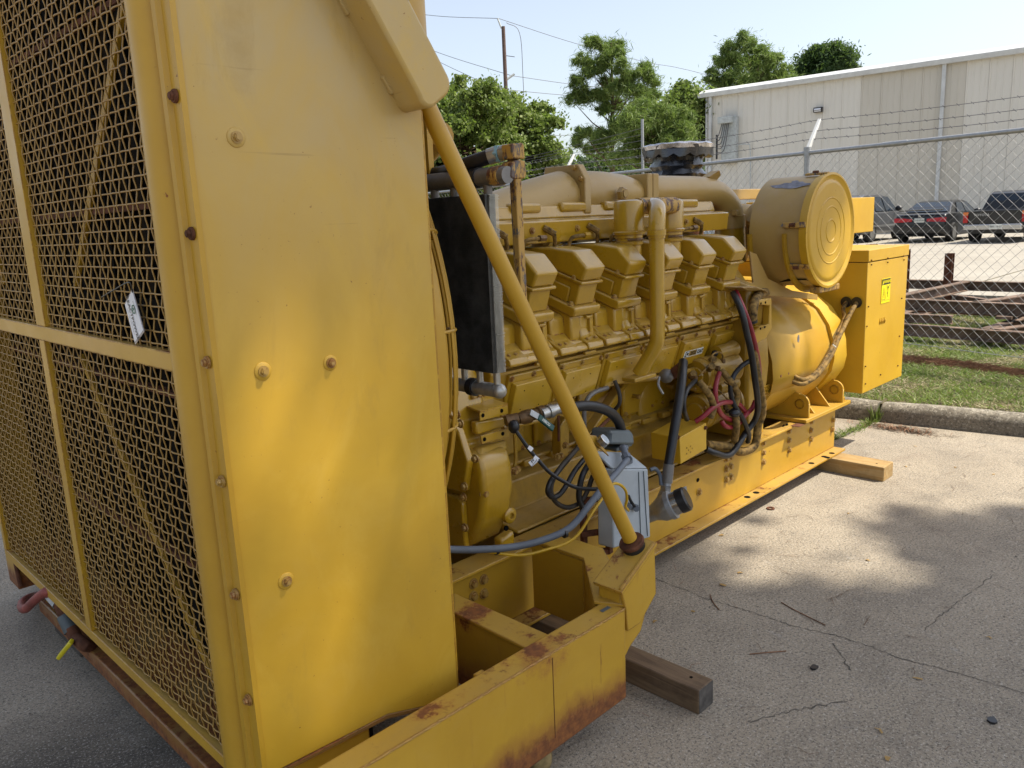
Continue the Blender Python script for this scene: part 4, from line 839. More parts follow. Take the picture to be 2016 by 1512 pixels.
# ---- charge cooler behind the radiator ----
cx=1.60
ck=MB().box((cx,1.682,1.158),(cx+.003,2.40,1.676)).build('cooler_core',FIN,g,smooth=False)
mb=MB(); n=150
for i in range(n):
    y=1.682+i*(.72/n); mb.box((cx-.006,y,1.158),(cx,y+.0012,1.676))
mb.build('fin_column',FIN,ck,smooth=False,kind='stuff')
mb=MB()
for i in range(86):
    z=1.16+i*.006; mb.box((cx-.004,1.682,z),(cx,2.40,z+.0012))
mb.build('fin_row',FIN,ck,smooth=False,kind='stuff')
mb=MB()
for i in range(170):
    z=1.158+i*.00305; w=random.uniform(.0,.006) if random.random()<.25 else random.uniform(0,.0015); mb.box((cx+.004,1.676-w,z),(cx+.040,1.695,z+.0011))
mb.build('edge_fin',FINS,ck,smooth=False,kind='stuff')
MB().box((cx+.003,1.69,1.158),(cx+.042,2.40,1.676)).build('cooler_block',FIN,ck,smooth=False)
def hdr(z,r,mat,y0,y1,name,sz0,sz1,ys):
    h=MB().cyl((cx+.02,y0,z),(cx+.02,y1,z),r,n=20).build(name,mat,g)
    for y in ys: MB().cyl((cx+.02,y,sz0),(cx+.02,y,sz1),r*.52,n=12).build('stub_pipe',mat,h)
    return h
ht=hdr(1.724,.026,DULLALU,1.635,2.5,'top_header',1.672,1.71,[1.695,1.765,1.84,1.93,2.03,2.13])
MB().cyl((cx+.02,1.725,1.724),(cx+.02,1.75,1.724),.030,n=20).build('rubber_clamp',BLACKR,ht)
MB().cyl((cx+.02,1.634,1.724),(cx+.02,1.67,1.724),.0275,n=20).build('worn_sleeve',WORN,ht)
MB().cyl((cx+.02,1.612,1.724),(cx+.02,1.636,1.724),.024,n=20).build('weld_collar',DULLALU,ht)
hb=hdr(1.100,.021,ALU,1.69,2.5,'bottom_header',1.105,1.162,[1.695,1.77,1.84,1.91,1.98])
MB().sph((cx+.02,1.688,1.100),.0235,14).build('end_cap',ALU,hb)
MB().cyl((cx+.02,1.79,1.100),(cx+.02,1.815,1.100),.028,n=20).build('rubber_clamp',BLACKR,hb)
def block(name,px,py,y,s,mat,par,ang=.25):
    c=Vector(P3(px,py,y)); m=MB(); return m
q=Vector((1.664,1.63,1.736)); e1=MB(); e1.prism([q+Vector((dx,-.022,dz)) for dx,dz in ((-.035,-.018),(-.028,.022),(.0,.03),(.026,.026),(.028,-.012),(.02,-.022),(-.02,-.024))],(0,.045,0)); el=e1.build('elbow_fitting',WORN,g,bevel=.004)
q=Vector((1.667,1.63,1.786)); e1=MB(); e1.prism([q+Vector((dx,-.022,dz)) for dx,dz in ((-.026,-.018),(-.028,.022),(.014,.026),(.02,.02),(.022,-.018))],(0,.045,0)); el2=e1.build('elbow_fitting',WORN,g,bevel=.004)
MB().cyl((1.681,1.65,1.758),(1.686,1.65,1.772),.018,n=12).build('nipple',ZINC,el)
hs=T('oil_cooler_hose',BLACKR,g,[(1.629,2,1.75),(1.645,1.92,1.752),(1.613,1.78,1.763),(1.64,1.7,1.781)],.021,14)
MB().cyl((1.639,1.705,1.78),(1.654,1.68,1.787),.0235,n=20).build('crimp_ferrule',ZINC,hs); MB().cyl((1.652,1.682,1.787),(1.654,1.67,1.787),.0255,n=6).build('hex_nut',BLUEG,hs); MB().cyl((1.654,1.672,1.787),(1.663,1.65,1.79),.022,n=16).build('hose_end',ZINC,hs)
MB().cyl((1.8,2.188,1.839),(1.75,2.037,1.882),.045,n=14).build('rear_pipe',YP,g)
MB().box((1.62,1.95,1.70),(1.64,2.25,1.93)).build('backing_plate',YP,g)
MB().cyl((1.723,2.05,1.885),(1.726,1.98,1.872),.014,n=8).build('drain_cock',BRASS,g)
MB().beam((1.719,1.68,1.733),(1.724,1.68,1.349),.026,.026,up=(1,0,0)).build('support_bar',WORN,g,bevel=.003)
# ================= engine =================
PITCH=.283; X0=2.42
th=R(18); U=Vector((0,math.cos(th),math.sin(th))); V_=Vector((0,-math.sin(th),math.cos(th)))
def bank(i,far=False):
    O=Vector((X0+(i-1)*PITCH,2.03,1.235))
    def Q(x,u,v):
        p=O+Vector((x,0,0))+U*u+V_*v
        if far: p.y=2*YC-p.y
        return p
    def ex(mb,uv,x0,x1): return mb.prism([Q(x0,u,v) for u,v in uv],(x1-x0,0,0))
    hd=MB()
    # head casting: body, ribs, foot
    ex(hd,[(.004,-.115),(.034,-.03),(.36,-.03),(.36,-.14),(.004,-.14)],-.02,.128)
    ex(hd,[(-.008,-.115),(.015,-.085),(.03,-.03),(.36,-.03),(.36,-.14),(.0,-.14)],.03,.09)
    ex(hd,[(.04,-.12),(.07,-.045),(.36,-.03),(.36,-.14),(.04,-.14)],-.10,.15)
    ex(hd,[(-.015,-.135),(.045,-.108),(.36,-.108),(.36,-.155),(-.035,-.155)],-.115,.155)
    head=hd.build('cylinder_head',YENG,g,bevel=.016,seg=3)
    ft=MB(); ex(ft,[(-.052,-.145),(-.038,-.128),(.0,-.124),(.05,-.12),(.05,-.155),(-.05,-.155)],-.128,-.03); ex(ft,[(-.052,-.145),(-.038,-.128),(.0,-.124),(.05,-.12),(.05,-.155),(-.05,-.155)],.04,.135); ex(ft,[(-.046,-.146),(-.032,-.134),(.05,-.130),(.05,-.155),(-.046,-.155)],-.03,.04)
    foot=ft.build('head_foot',YENG,head,bevel=.006)
    tb=MB(); ex(tb,[(-.004,-.10),(.018,-.035),(.05,-.03),(.05,-.10)],.085,.10); ex(tb,[(.012,-.045),(.012,-.034),(.05,-.03),(.05,-.045)],.06,.10); tb.build('cast_lug',YENG,head,bevel=.003)
    if not far:
        for x in (-.105,-.07,.065,.115): MB().hexb(Q(x,-.012,-.127),V_-U*.2,.008,.006,False).build('bolt',BOLTM,head,smooth=False)
    fl=MB(); ex(fl,[(.016,-.030),(.010,-.01),(.014,.011),(.40,.011),(.40,-.030)],-.028,.138); base=fl.build('rocker_base',YENG,head,bevel=.008,seg=3)
    for x in (-.012,.122): MB().hexb(Q(x,.05,.011),V_,.010,.011).build('bolt',BOLTM,base,smooth=False)
    sp=MB(); ex(sp,[(.036,.011),(.036,.100),(.39,.100),(.39,.011)],.0,.114); ex(sp,[(.075,.011),(.075,.075),(.17,.075),(.17,.011)],-.012,.0); sp.build('rocker_spacer',YENG,head,bevel=.010,seg=3)
    lp=MB(); ex(lp,[(.022,.100),(.019,.106),(.022,.113),(.41,.113),(.41,.100)],-.010,.124); lp.build('cover_lip',YENG,head,bevel=.005)
    MB().hexb(Q(-.004,.07,.113),V_,.009,.012).build('bolt',BOLTM,head,smooth=False)
    cv=MB(); 
    A=[(.030,.113),(.018,.172),(.105,.216),(.21,.196),(.40,.135),(.40,.113)]; 
    ex(cv,A,-.005,.119); o=cv.build('rocker_cover',YENG,head,bevel=.021,seg=4); return head,Q
heads=[]
for i in range(6):
    heads.append(bank(i)); bank(i,True)
# block: valley, deck, side walls
bk=MB(); bk.px([(2.10,1.04),(2.12,1.09),(2.35,1.20),(2.50,1.42),(2.96,1.42),(3.11,1.20),(3.34,1.09),(3.36,1.04),(3.31,.86),(3.10,.80),(3.10,.44),(2.36,.44),(2.36,.80),(2.15,.86)],1.98,3.90); bk.build('engine_block',YBLK,g,bevel=.008)
MB().px([(2.085,1.038),(2.085,1.048),(2.3,1.11),(2.3,1.05)],2.0,3.86).build('deck_gasket',YBLK,g)
# inspection covers of the upper crankcase
for i in range(6):
    x=2.068+i*.2885; 
    if i==0: w=.255
    else: w=.262
    a=Vector((0,.055,-.155)).normalized(); n_=Vector((0,-a.z*-1,0)); n_=Vector((0,-.943,-.333)); n_=Vector((0,a.z,-a.y)).normalized()
    if n_.y>0: n_=-n_
    o=Vector((x,2.088,1.028))
    fr_=MB(); fr_.prism([o+Vector((-.006,0,0))-n_*.03,o+Vector((w+.002,0,0))-n_*.03,o+Vector((w+.002,0,0))-n_*.03+a*.175,o+Vector((-.006,0,0))-n_*.03+a*.175],n_*.032); fo=fr_.build('cover_frame',YENG,g,bevel=.006)
    cvp=MB(); e=.012; p0=[o+a*.03+Vector((e,0,0)),o+a*.03+Vector((w-e,0,0)),o+a*.165+Vector((w-e,0,0)),o+a*.165+Vector((e,0,0))]
    q0=[p+n_*.002 for p in p0]; c=sum(q0,Vector())/4; q1_=[c+(p-c)*.94+n_*.022 for p in q0]
    cvp.add(q0+q1_,[(0,1,2,3),(7,6,5,4)]+[(k,k+4,(k+1)%4+4,(k+1)%4) for k in range(4)]); co_=cvp.build('inspection_cover',YPLATE,g,bevel=.003)
    for fx,fa in ((.27,.065),(.68,.065),(.27,.148),(.68,.148)): MB().cyl(o+Vector((w*fx,0,0))+a*fa+n_*.0225,o+Vector((w*fx,0,0))+a*fa+n_*.0245,.0032,n=8).build('cover_hole',DARK,co_,smooth=False)
    for fx,fa in ((.03,.014),(.5,.014),(.97,.014),(.5,.172),(.97,.172)): MB().hexb(o+Vector((w*fx,0,0))+a*fa+n_*.0,n_,.0085,.010).build('bolt',BOLTM,fo,smooth=False)
    if i==4:
        # model plate: emblem, number, name
        lo=c+n_*.0225+Vector((-.012,0,0)) ; xd=Vector((1,0,0)); yd=-a
        pl_=MB(); pl_.prism([lo+xd*sx_*.083+yd*sy_*.0175 for sx_,sy_ in ((-1,-1),(1,-1),(1,1),(-1,1))],n_*.001); plt=pl_.build('name_plate',WLAB,co_,smooth=False)
        pl_=MB(); pl_.prism([lo+xd*sx_+yd*sy_+n_*.001 for sx_,sy_ in ((-.042,-.013),(.025,-.013),(.025,.015),(-.042,.015))],n_*.0006); pl_.build('gold_field',ORG,plt,smooth=False)
        pl_=MB(); pl_.prism([lo+xd*sx_+yd*sy_+n_*.001 for sx_,sy_ in ((-.078,-.015),(-.05,-.015),(-.044,.015),(-.072,.015))],n_*.0006); pl_.build('emblem_field',INK,plt,smooth=False)
        text_mb(MB(),'C',lo+xd*-.062+n_*.002,xd,yd,.036,.0012,.1).build('emblem',WLAB,plt,smooth=False)
        text_mb(MB(),'3512',lo+xd*-.008+n_*.002,xd,yd,.026,.0007,.25).build('lettering',INK,plt,smooth=False)
        text_mb(MB(),'CAT',lo+xd*.053+n_*.002,xd,yd,.025,.0009,.2).build('lettering',INK,plt,smooth=False)
# sump and lower block side
MB().px([(2.20,.87),(2.345,.80),(2.345,.62),(2.30,.60),(2.30,.56),(2.25,.54),(2.24,.42),(2.10,.40),(2.10,.386),(3.36,.386),(3.36,.40),(3.2,.44),(3.12,.87)],2.08,3.80).build('sump',YBLK,g,bevel=.008)
for i,x in enumerate((2.10,2.42,2.72,3.05,3.36)):
    cvr=MB().box((x+.015,2.318,.625),(x+.265,2.345,.835)).build('crankcase_cover',YENG,g,bevel=.012)
    for a_,b_ in ((.03,.64),(.25,.64),(.03,.82),(.25,.82)): MB().hexb((x+a_,2.318,b_),(0,-1,0),.0085,.01).build('bolt',BOLTM,cvr,smooth=False)
for i in range(9): MB().box((2.13+i*.17,2.262,.575),(2.20+i*.17,2.30,.605)).build('sump_flange_lug',YBLK,g,bevel=.006)
MB().cyl((2.12,2.285,.600),(3.2,2.285,.600),.010,n=8).build('side_rail_tube',YBLK,g)
text_mb(MB(),'ENGINE',(2.774,2.23,0.424),(1,0,0),(0,0,1),.03,.001,.2,.002).build('chalk_writing',plain('grease_pencil',(.12,.07,.02),.8),g,smooth=False)
# round access cover right of the strut (flywheel side)
rc=MB(); rc.lathe([(0,.14),(.02,.14),(.025,.13)],(3.326,2.34,0.633),(0,-1,0),40); rc=rc.build('round_access_cover',YENG,g)
hp=Vector((3.269,2.3,0.649)); hm=MB(); hm.py([(hp.x-.19,.47),(hp.x+.21,.47),(hp.x+.21,.88),(hp.x-.19,.88)],2.335,2.345); hm.build('access_plate',YBLK,g,bevel=.005)
T('access_rim',YBLK,g,[hp+Vector((-.15*math.cos(R(t))*1.0,.03,-.15*math.sin(R(t))*1.2)) for t in range(0,181,15)],.012,8,2)
for q in ((3.143,2.29,0.72),(3.146,2.29,0.594),(3.435,2.29,0.719),(3.434,2.29,0.591)): 
    MB().cyl(Vector(q)+Vector((0,.05,0)),q,.010,n=10).build('stud',YBLK,g); MB().hexb(q,(0,-1,0),.012,.012,False).build('bolt',BOLTM,g,smooth=False)
# front gear housing
fh=MB(); fh.px([(2.10,.80),(2.00,.79),(1.985,.74),(1.98,.65),(2.0,.56),(2.06,.45),(2.16,.385),(2.5,.34),(3.0,.34),(3.3,.385),(3.40,.45),(3.46,.6),(3.46,.80),(3.35,.98),(3.2,1.3),(2.3,1.3),(2.12,1.02)],1.80,1.955); fh.build('front_housing',YENG,g,bevel=.022,seg=4)
fc_=MB(); fc_.px([(2.11,.93),(2.06,.88),(2.02,.78),(2.05,.66),(2.12,.655),(2.5,.66),(2.9,.66),(2.9,1.2),(2.3,1.2)],1.768,1.80); fc_.build('front_cover',YENG,g,bevel=.006)
fc2=MB(); fc2.px([(2.10,.63),(2.07,.61),(2.07,.44),(2.5,.38),(2.9,.38),(2.9,.63)],1.775,1.80); fc2.build('lower_front_cover',YENG,g,bevel=.006)
for q in ((1.768,2.044,0.914),(1.768,1.977,0.799),(1.768,2.043,0.685),(1.775,2.06,0.639),(1.775,2.061,0.523),(1.79,2.086,1.017),(1.79,2.084,0.937)): MB().hexb(q,(-1,0,0),.011,.012).build('bolt',BOLTM,g,smooth=False)
for q in ((2.019,2.09,0.669),(1.816,2,0.655),(2.03,2.1,0.869),(2.06,2.09,0.655)): MB().hexb(Vector(q),(0,-1,0),.012,.02).build('bolt',BOLTM,g,smooth=False)
bo=MB(); bo.lathe([(0,.03),(.02,.03),(.026,.022),(.026,.012),(.015,.012)],(1.948,2.02,0.53),(0,-1,0),20); bo.build('boss',YENG,g)
MB().py([(1.88,.415),(1.95,.415),(1.95,.475),(1.88,.46)],1.985,2.03).build('foot_lug',YENG,g,bevel=.01)
hd_=MB(); hd_.cyl((1.91,1.985,0.496),Vector((1.91,1.985,0.496))+Vector((0,.006,0)),.010,n=12); hd_.build('lug_hole',DARK,g)
# front brackets
bkts=MB(); bkts.prism([(1.861,2.12,1.016),(2.007,2.12,0.971),(2.003,2.12,0.942),(1.861,2.12,0.944)],(0,.008,0)); b_=bkts.build('mount_bracket',YENG,g,bevel=.002)
for q in ((1.895,2.118,0.98),(1.922,2.118,0.981),(1.947,2.118,0.98)): MB().hexb(q,(0,-1,0),.012,.014,False).build('bolt',BOLTM,b_,smooth=False)
m=MB(); m.add([(1.861,2.12,0.944),(2.003,2.12,0.942),(1.998,2.04,0.937),(1.858,2.04,0.935)],[(0,1,2,3)]); o=m.build('bracket_shelf',YENG,b_,smooth=False); sm=o.modifiers.new('s','SOLIDIFY'); sm.thickness=.006
m=MB(); m.prism([(1.858,2.04,0.935),(1.998,2.04,0.937),(1.999,2.04,0.903),(1.857,2.04,0.905)],(0,.006,0)); o=m.build('bracket_face',YENG,b_,bevel=.001)
for q in ((1.871,2.039,0.923),(1.965,2.039,0.921)): MB().cyl(Vector(q)-Vector((0,.001,0)),Vector(q)+Vector((0,.003,0)),.0075,n=12).build('bolt_hole',DARK,b_,smooth=False)
m=MB(); m.prism([(1.854,2.06,0.901),(1.999,2.06,0.887),(1.998,2.06,0.848),(1.863,2.06,0.846),(1.853,2.06,0.858)],(0,.03,0)); m.build('bracket_step',YENG,b_,bevel=.01)
m=MB(); m.prism([(1.853,2.035,0.851),(1.996,2.035,0.851),(1.991,2.035,0.818),(1.854,2.035,0.821)],(0,.006,0)); b2_=m.build('lower_bracket_face',YENG,g,bevel=.001)
for q in ((1.868,2.034,0.836),(1.96,2.034,0.836)): MB().cyl(Vector(q)-Vector((0,.001,0)),Vector(q)+Vector((0,.003,0)),.0075,n=12).build('bolt_hole',DARK,b2_,smooth=False)
m=MB(); m.prism([(1.849,2.05,0.811),(1.997,2.05,0.804),(1.974,2.02,0.778),(1.813,2,0.782)],(0,.06,-.02)); m.build('housing_hood',YENG,g,bevel=.012)
# fuel/air rail boxes above the rocker covers
fr1=MB(); fr1.px([(2.30,1.60),(2.26,1.59),(2.27,1.50),(2.40,1.52),(2.40,1.60)],2.02,3.02)
fr1.build('fuel_rail_box',YENG,g,bevel=.005); 
fr1=MB(); fr1.px([(2.30,1.60),(2.26,1.59),(2.27,1.50),(2.40,1.52),(2.40,1.60)],3.10,3.95); fr1.build('fuel_rail_box',YENG,g,bevel=.005)
for dz in (0,.035): MB().cyl((2.0,2.29,1.535+dz),(3.96,2.29,1.535+dz),.013,n=10).build('rail_tube',YENG,g)
MB().px([(2.38,1.655),(2.36,1.60),(2.60,1.60),(2.60,1.655)],2.0,3.98).build('valley_cover',YENG,g,bevel=.008)
for i in range(6): MB().box((2.08+i*.31,2.36,1.625),(2.26+i*.31,2.42,1.668)).build('valley_rib',YENG,g,bevel=.012)
for i in range(6):
    h,Q=heads[i]
    x=X0+(i-1)*PITCH
    T('fuel_line',YHOSE,g,[(x-.10,2.25,1.46),(x-.10,2.235,1.505),(x-.085,2.225,1.52),(x-.03,2.225,1.523),(x+.0,2.23,1.523)],.008,8); MB().cyl((x-.02,2.225,1.523),(x+.015,2.225,1.523),.014,n=6).build('union_nut',BRASS if i%2 else YENG,g)
    T('injector_hose',YHOSE,g,[(x+.06,2.25,1.56),(x+.08,2.235,1.54),(x+.11,2.26,1.48),(x+.12,2.30,1.44)],.009,8); MB().cyl((x+.05,2.262,1.565),(x+.085,2.232,1.535),.013,n=8).build('hose_collar',YHOSE,g)
    MB().hexb((x-.02,2.262,1.555),(0,-1,0),.010,.010).build('bolt',BOLTM,g,smooth=False)
# breathers and breather pipe
for cc,x in (((0,0),2.875),((0,0),3.185)):
    b_=MB().lathe([(0,.062),(.17,.062),(.172,.068),(.30,.068)] if False else [(-.02,.054),(.085,.052),(.088,.060),(.10,.062),(.104,.056),(.115,.056),(.117,.060),(.13,.060),(.132,.068),(.142,.072),(.147,.066),(.262,.065),(.274,.059),(.279,.045)],(x,2.13,1.385),(0,0,1),32).build('crankcase_breather',YENG,g)
    T('breather_clamp',BRASS,b_,[(x+.058*math.cos(R(t)),2.13+.058*math.sin(R(t)),1.495) for t in range(-150,160,15)],.005,6,1)
tp=Vector((3.03,2.0,1.63))
MB().rings([(2.90,2.10,1.635),(3.15,2.08,1.635)],[.036,.036],18).build('breather_tee',WORN,g)
T('breather_pipe',YENG,g,[(2.99,2.09,1.635),(2.93,2.02,1.625),(2.865,1.975,1.59),(2.845,1.965,1.53),(2.845,1.965,1.5)],.036,20,6)
MB().cyl((2.845,1.965,1.535),(2.845,1.965,1.51),.040,n=24).build('pipe_collar',YENG,g)
T('breather_down_pipe',YENG,g,[(2.845,1.965,1.52),(2.845,1.965,1.3),(2.845,1.965,1.10),(2.842,1.975,1.04),(2.825,2.01,.97),(2.81,2.04,.915)],.032,22,6)
MB().beam((2.72,2.03,.905),(2.88,2.03,.905),.07,.018).build('pipe_clamp',YBLK,g,bevel=.004)
# aftercooler, inlet ducts
ac=MB(); ac.rings([(1.95,2.50,1.44),(2.1,2.50,1.49),(2.3,2.5,1.56),(2.45,2.5,1.605),(2.67,2.5,1.66),(2.86,2.5,1.70)],[.15,.16,.14,.122,.118,.114],28); ac=ac.build('front_air_duct',YTAN,g)
oc=[( .13,.155),(-.13,.155),(-.165,.12),(-.165,-.12),(-.13,-.155),(.13,-.155),(.165,.12)]
m=MB(); m.prism([(2.86,2.5+a*1.0,1.70+b) for a,b in ((.10,.135),(-.10,.135),(-.14,.07),(-.14,-.08),(-.09,-.14),(.10,-.14),(.14,0))],(.045,0,0)); fla=m.build('duct_flange',YTAN,g,bevel=.005)
for a,b in ((-.12,.07),(-.12,-.07),(-.08,.12),(-.07,-.12)): MB().hexb((2.86,2.5+a,1.70+b),(-1,0,0),.012,.012,False).build('bolt',BOLTM,fla,smooth=False)
for k in (.0,.16): MB().px([(2.37,1.60),(2.42,1.66),(2.48,1.48),(2.40,1.48)],2.45+k,2.50+k).build('cast_rib',YTAN,g,bevel=.012)
m=MB(); m.rings([(2.905,2.5,1.70),(3.0,2.5,1.70),(3.15,2.5,1.70),(3.3,2.5,1.70),(3.42,2.5,1.70)],[.108,.116,.113,.100,.078],28); m.build('mid_air_duct',YTAN,g)
m=MB(); m.lathe([(0,.032),(.02,.032),(.026,.026)],(3.13,2.365,1.70),(0,-1,0),6); m.lathe([(.02,.018),(.032,.018)],(3.13,2.365,1.70),(0,-1,0),16); m.build('duct_plug',YTAN,g)
m=MB(); m.box((3.40,2.40,1.60),(3.445,2.60,1.80)); m.build('duct_flange',YTAN,g,bevel=.006); MB().box((3.449,2.40,1.595),(3.50,2.60,1.80)).build('duct_flange',YTAN,g,bevel=.006)
MB().hexb((3.385,2.405,1.66),(-.4,-1,0),.016,.02).build('bolt',BOLTM,g,smooth=False)
T('air_pipe',YTAN,g,[(3.50,2.5,1.715),(3.8,2.5,1.715),(4.05,2.5,1.712),(4.20,2.49,1.69),(4.29,2.47,1.62),(4.31,2.46,1.55)],.082,24,7)
MB().cyl((4.31,2.46,1.57),(4.315,2.46,1.50),.089,n=28).build('pipe_sleeve',YTAN,g); MB().cyl((4.315,2.46,1.51),(4.34,2.46,1.30),.084,n=24).build('lower_pipe',YBLK,g)
MB().box((4.22,2.37,1.57),(4.25,2.40,1.60)).build('sensor_pad',YTAN,g,bevel=.002)
MB().prism([(4.08,2.46,1.79),(4.14,2.43,1.825),(4.19,2.45,1.80),(4.16,2.49,1.74)],(0,.06,0)).build('pipe_bracket',YTAN,g,bevel=.004)
MB().sph((4.62,2.55,1.46),.17,24,(1,1,1.05)).build('turbo_housing',YTAN,g); T('turbo_elbow',YTAN,g,[(4.45,2.42,1.52),(4.50,2.38,1.60),(4.60,2.34,1.62),(4.7,2.33,1.62)],.05,16)
MB().box((4.0,2.62,1.665),(5.0,2.66,1.73)).build('rear_support_bar',YTAN,g,bevel=.004)
MB().px([(2.62,1.52),(2.62,1.56),(2.85,1.62),(3.1,1.6),(3.1,1.45)],3.5,4.5).build('folded_tarp',TARP,g,bevel=.03)
MB().beam((3.9,2.5,1.585),(4.25,2.5,1.58),.12,.02).build('red_gasket_sheet',plain('red_gasket',(.35,.05,.02),.6),g)
# exhaust outlets wrapped in black sheet
st=MB(); n=40; vs=[]; prof=[(1.62,.19),(1.70,.19),(1.73,.175),(1.755,.182),(1.785,.165),(1.81,.178),(1.84,.160),(1.865,.175),(1.895,.163),(1.925,.17),(1.945,.205),(1.94,.222),(1.985,.228),(2.0,.22),(2.004,.19),(2.005,.0)]
cxs,cys=4.66,3.05
for z,r in prof:
    for k in range(n):
        t=2*PI*k/n; q=r*(1+.03*math.sin(7*t+z*40)+.02*math.sin(3*t-z*60)+random.uniform(-.03,.03)) if r>0 else 0; vs.append((cxs+q*math.cos(t),cys+q*math.sin(t),z+.035+random.uniform(-.004,.004)+(-.03*abs(math.sin(7*t)) if .20<r<.225 and z<1.95 else 0)))
m=len(prof); st.add(vs,[(i*n+k,i*n+(k+1)%n,(i+1)*n+(k+1)%n,(i+1)*n+k) for i in range(m-1) for k in range(n)])
sto=st.build('wrapped_exhaust_outlet',BLKCAP,g,ang=25)
m=MB(); vs=[]
for z,r in ((2.005,.231),(2.030,.236),(2.040,.218),(2.041,0)):
    for k in range(n):
        t=2*PI*k/n; vs.append((cxs+r*(1+random.uniform(-.01,.01))*math.cos(t),cys+r*(1+random.uniform(-.01,.01))*math.sin(t),z+random.uniform(-.003,.003)+(.012*math.sin(9*t) if z<2 else 0)))
m.add(vs,[(i*n+k,i*n+(k+1)%n,(i+1)*n+(k+1)%n,(i+1)*n+k) for i in range(3) for k in range(n)]); m.build('foil_tape_band',FOIL,sto,ang=25)
MB().cyl((cxs,cys,1.2),(cxs,cys,1.74),.17,n=24).build('exhaust_riser',RUSTM,g)
# air cleaner drum
AX,AY,AZ=4.40,1.90,1.467
dr=MB().lathe([(0,.300),(.10,.300),(.105,.303),(.30,.303)],(AX,AY+.02,AZ),(0,1,0),64,False).build('air_cleaner_drum',YTAN,g)
MB().lathe([(0,0),(0,.303)],(AX,AY+.32,AZ),(0,1,0),48,True).build('drum_back',YTAN,dr)
dl=MB().lathe([(.035,.306),(.0,.312),(-.008,.312),(-.010,.300),(.0,.285),(.001,.275),(-.005,.268),(-.006,.25),(-.006,.182),(-.0085,.179),(-.0085,.175),(-.006,.172),(-.006,.135),(-.0085,.132),(-.0085,.128),(-.006,.125),(-.006,.066),(-.009,.063),(-.009,.058),(-.006,.055),(-.006,.0)],(AX,AY,AZ),(0,1,0),64,True).build('drum_lid',YLIT,dr)
for a in (100,172,215,20,330): 
    t=R(a); c=Vector((AX+.312*math.cos(t),AY+.03,AZ+.312*math.sin(t))); rd=Vector((math.cos(t),0,math.sin(t)))
    MB().beam(c-Vector((0,.035,0)),c+Vector((0,.09,0)),.03,.012,up=tuple(rd)).build('lid_clamp',WORN,dr,bevel=.003)
    MB().cyl(c+rd*.008+Vector((0,.02,0)),c+rd*.008+Vector((0,.05,0)),.010,n=8).build('clamp_pivot',RUSTM,dr)
for a,y_,w_,l_ in ((124,.13,.075,.19),(118,.12,.05,.04),(172,.09,.03,.05),(214,.07,.03,.06)):
    m=MB(); vs=[]
    k=14
    for j in range(k): 
        t=2*PI*j/k; rr=random.uniform(.7,1.1); aa=R(a)+w_*1.5*math.cos(t)*rr; vs.append((AX+.3045*math.cos(aa),AY+.02+y_+l_*.6*math.sin(t)*rr,AZ+.3045*math.sin(aa)))
    m.add(vs,[tuple(range(k))]); m.build('bare_patch',WEAR,dr,smooth=False)
cr_=MB(); n=20
for i in range(n): pass
for yy in (AY+.10,AY+.30):
    m=MB(); pts=[(AX+r_*math.cos(R(t)),yy,AZ+r_*math.sin(R(t))) for r_,ts in ((.305,range(180,316,9)),) for t in ts]; inner=pts; outer=[(AX-.33,yy,AZ-.01),(AX-.33,yy,AZ-.33),(AX-.05,yy,AZ-.36),(AX+.24,yy,AZ-.34)]
    pts2=[(AX+.34*math.cos(R(t)),yy,AZ+.34*math.sin(R(t))) for t in range(180,316,9)]; vs=[Vector(p) for p in inner]+[Vector(p) for p in pts2]; n2=len(inner); vs+= [p+Vector((0,.012,0)) for p in vs]; m.add(vs,[f for k in range(n2-1) for f in ((k,k+1,n2+k+1,n2+k),(2*n2+k,3*n2+k,3*n2+k+1,2*n2+k+1),(n2+k,n2+k+1,3*n2+k+1,3*n2+k),(k,2*n2+k,2*n2+k+1,k+1))]); m.build('drum_cradle',YBLK,g)
MB().prism([(3.89,2.1,1.385),(3.961,2.1,1.367),(4.091,2.1,1.228),(4.386,2.1,1.134),(4.723,2.1,1.078),(4.726,2.1,1.047),(4.026,2.1,1.14),(3.859,2.1,1.183),(3.815,2.1,1.218),(3.933,2.1,1.219)],(0,.012,0)).build('cradle_leg',YTAN,g,bevel=.003); oh=MB(); oh.prism([(AX+.304*math.cos(R(t)),AY+.05+.05*s_,AZ+.304*math.sin(R(t))) for t,s_ in ((236,0),(262,0),(288,.5),(292,2),(280,3.6),(262,4),(244,3.4),(236,2))],(0,0,-.002)); oh.build('drain_opening',DARK,dr,smooth=False); MB().box((AX-.10,AY+.0,AZ-.335),(AX+.16,AY+.06,AZ-.30)).build('outlet_channel',WORN,dr,bevel=.006)
# ---- generator barrel ----
hp_=[(1.098,2.235),(1.058,2.151),(1.001,2.068),(.905,2.002),(.80,1.970),(.70,1.962),(.62,1.978),(.546,2.026),(.47,2.10),(.42,2.18),(.36,2.32),(.34,2.45)]
prof=[(y,z) for z,y in hp_]; topp=[(2.36,1.140),(2.52,1.165),(YC,1.172)]
half=topp[::-1]+prof+[(YC,.33)]
full=half+[(2*YC-y,z) for y,z in half[::-1][1:-1]]
def barrel(mb,x0,x1,s0=1,s1=1,cap=True):
    cy_,cz_=YC,.74; vs=[(x,cy_+(y-cy_)*s,cz_+(z-cz_)*s) for x,s in ((x0,s0),(x1,s1)) for y,z in full]; n=len(full)
    fs=[(k,(k+1)%n,(k+1)%n+n,k+n) for k in range(n)]
    if cap: fs+=[tuple(range(n)),tuple(range(2*n-1,n-1,-1))]
    mb.add(vs,fs); return mb
barrel(MB(),3.98,4.64,.965,.985).build('generator_barrel',YP,g,ang=60)
barrel(MB(),4.70,4.85,.985,1.0).build('generator_end_ring',YLIT,g,ang=60)
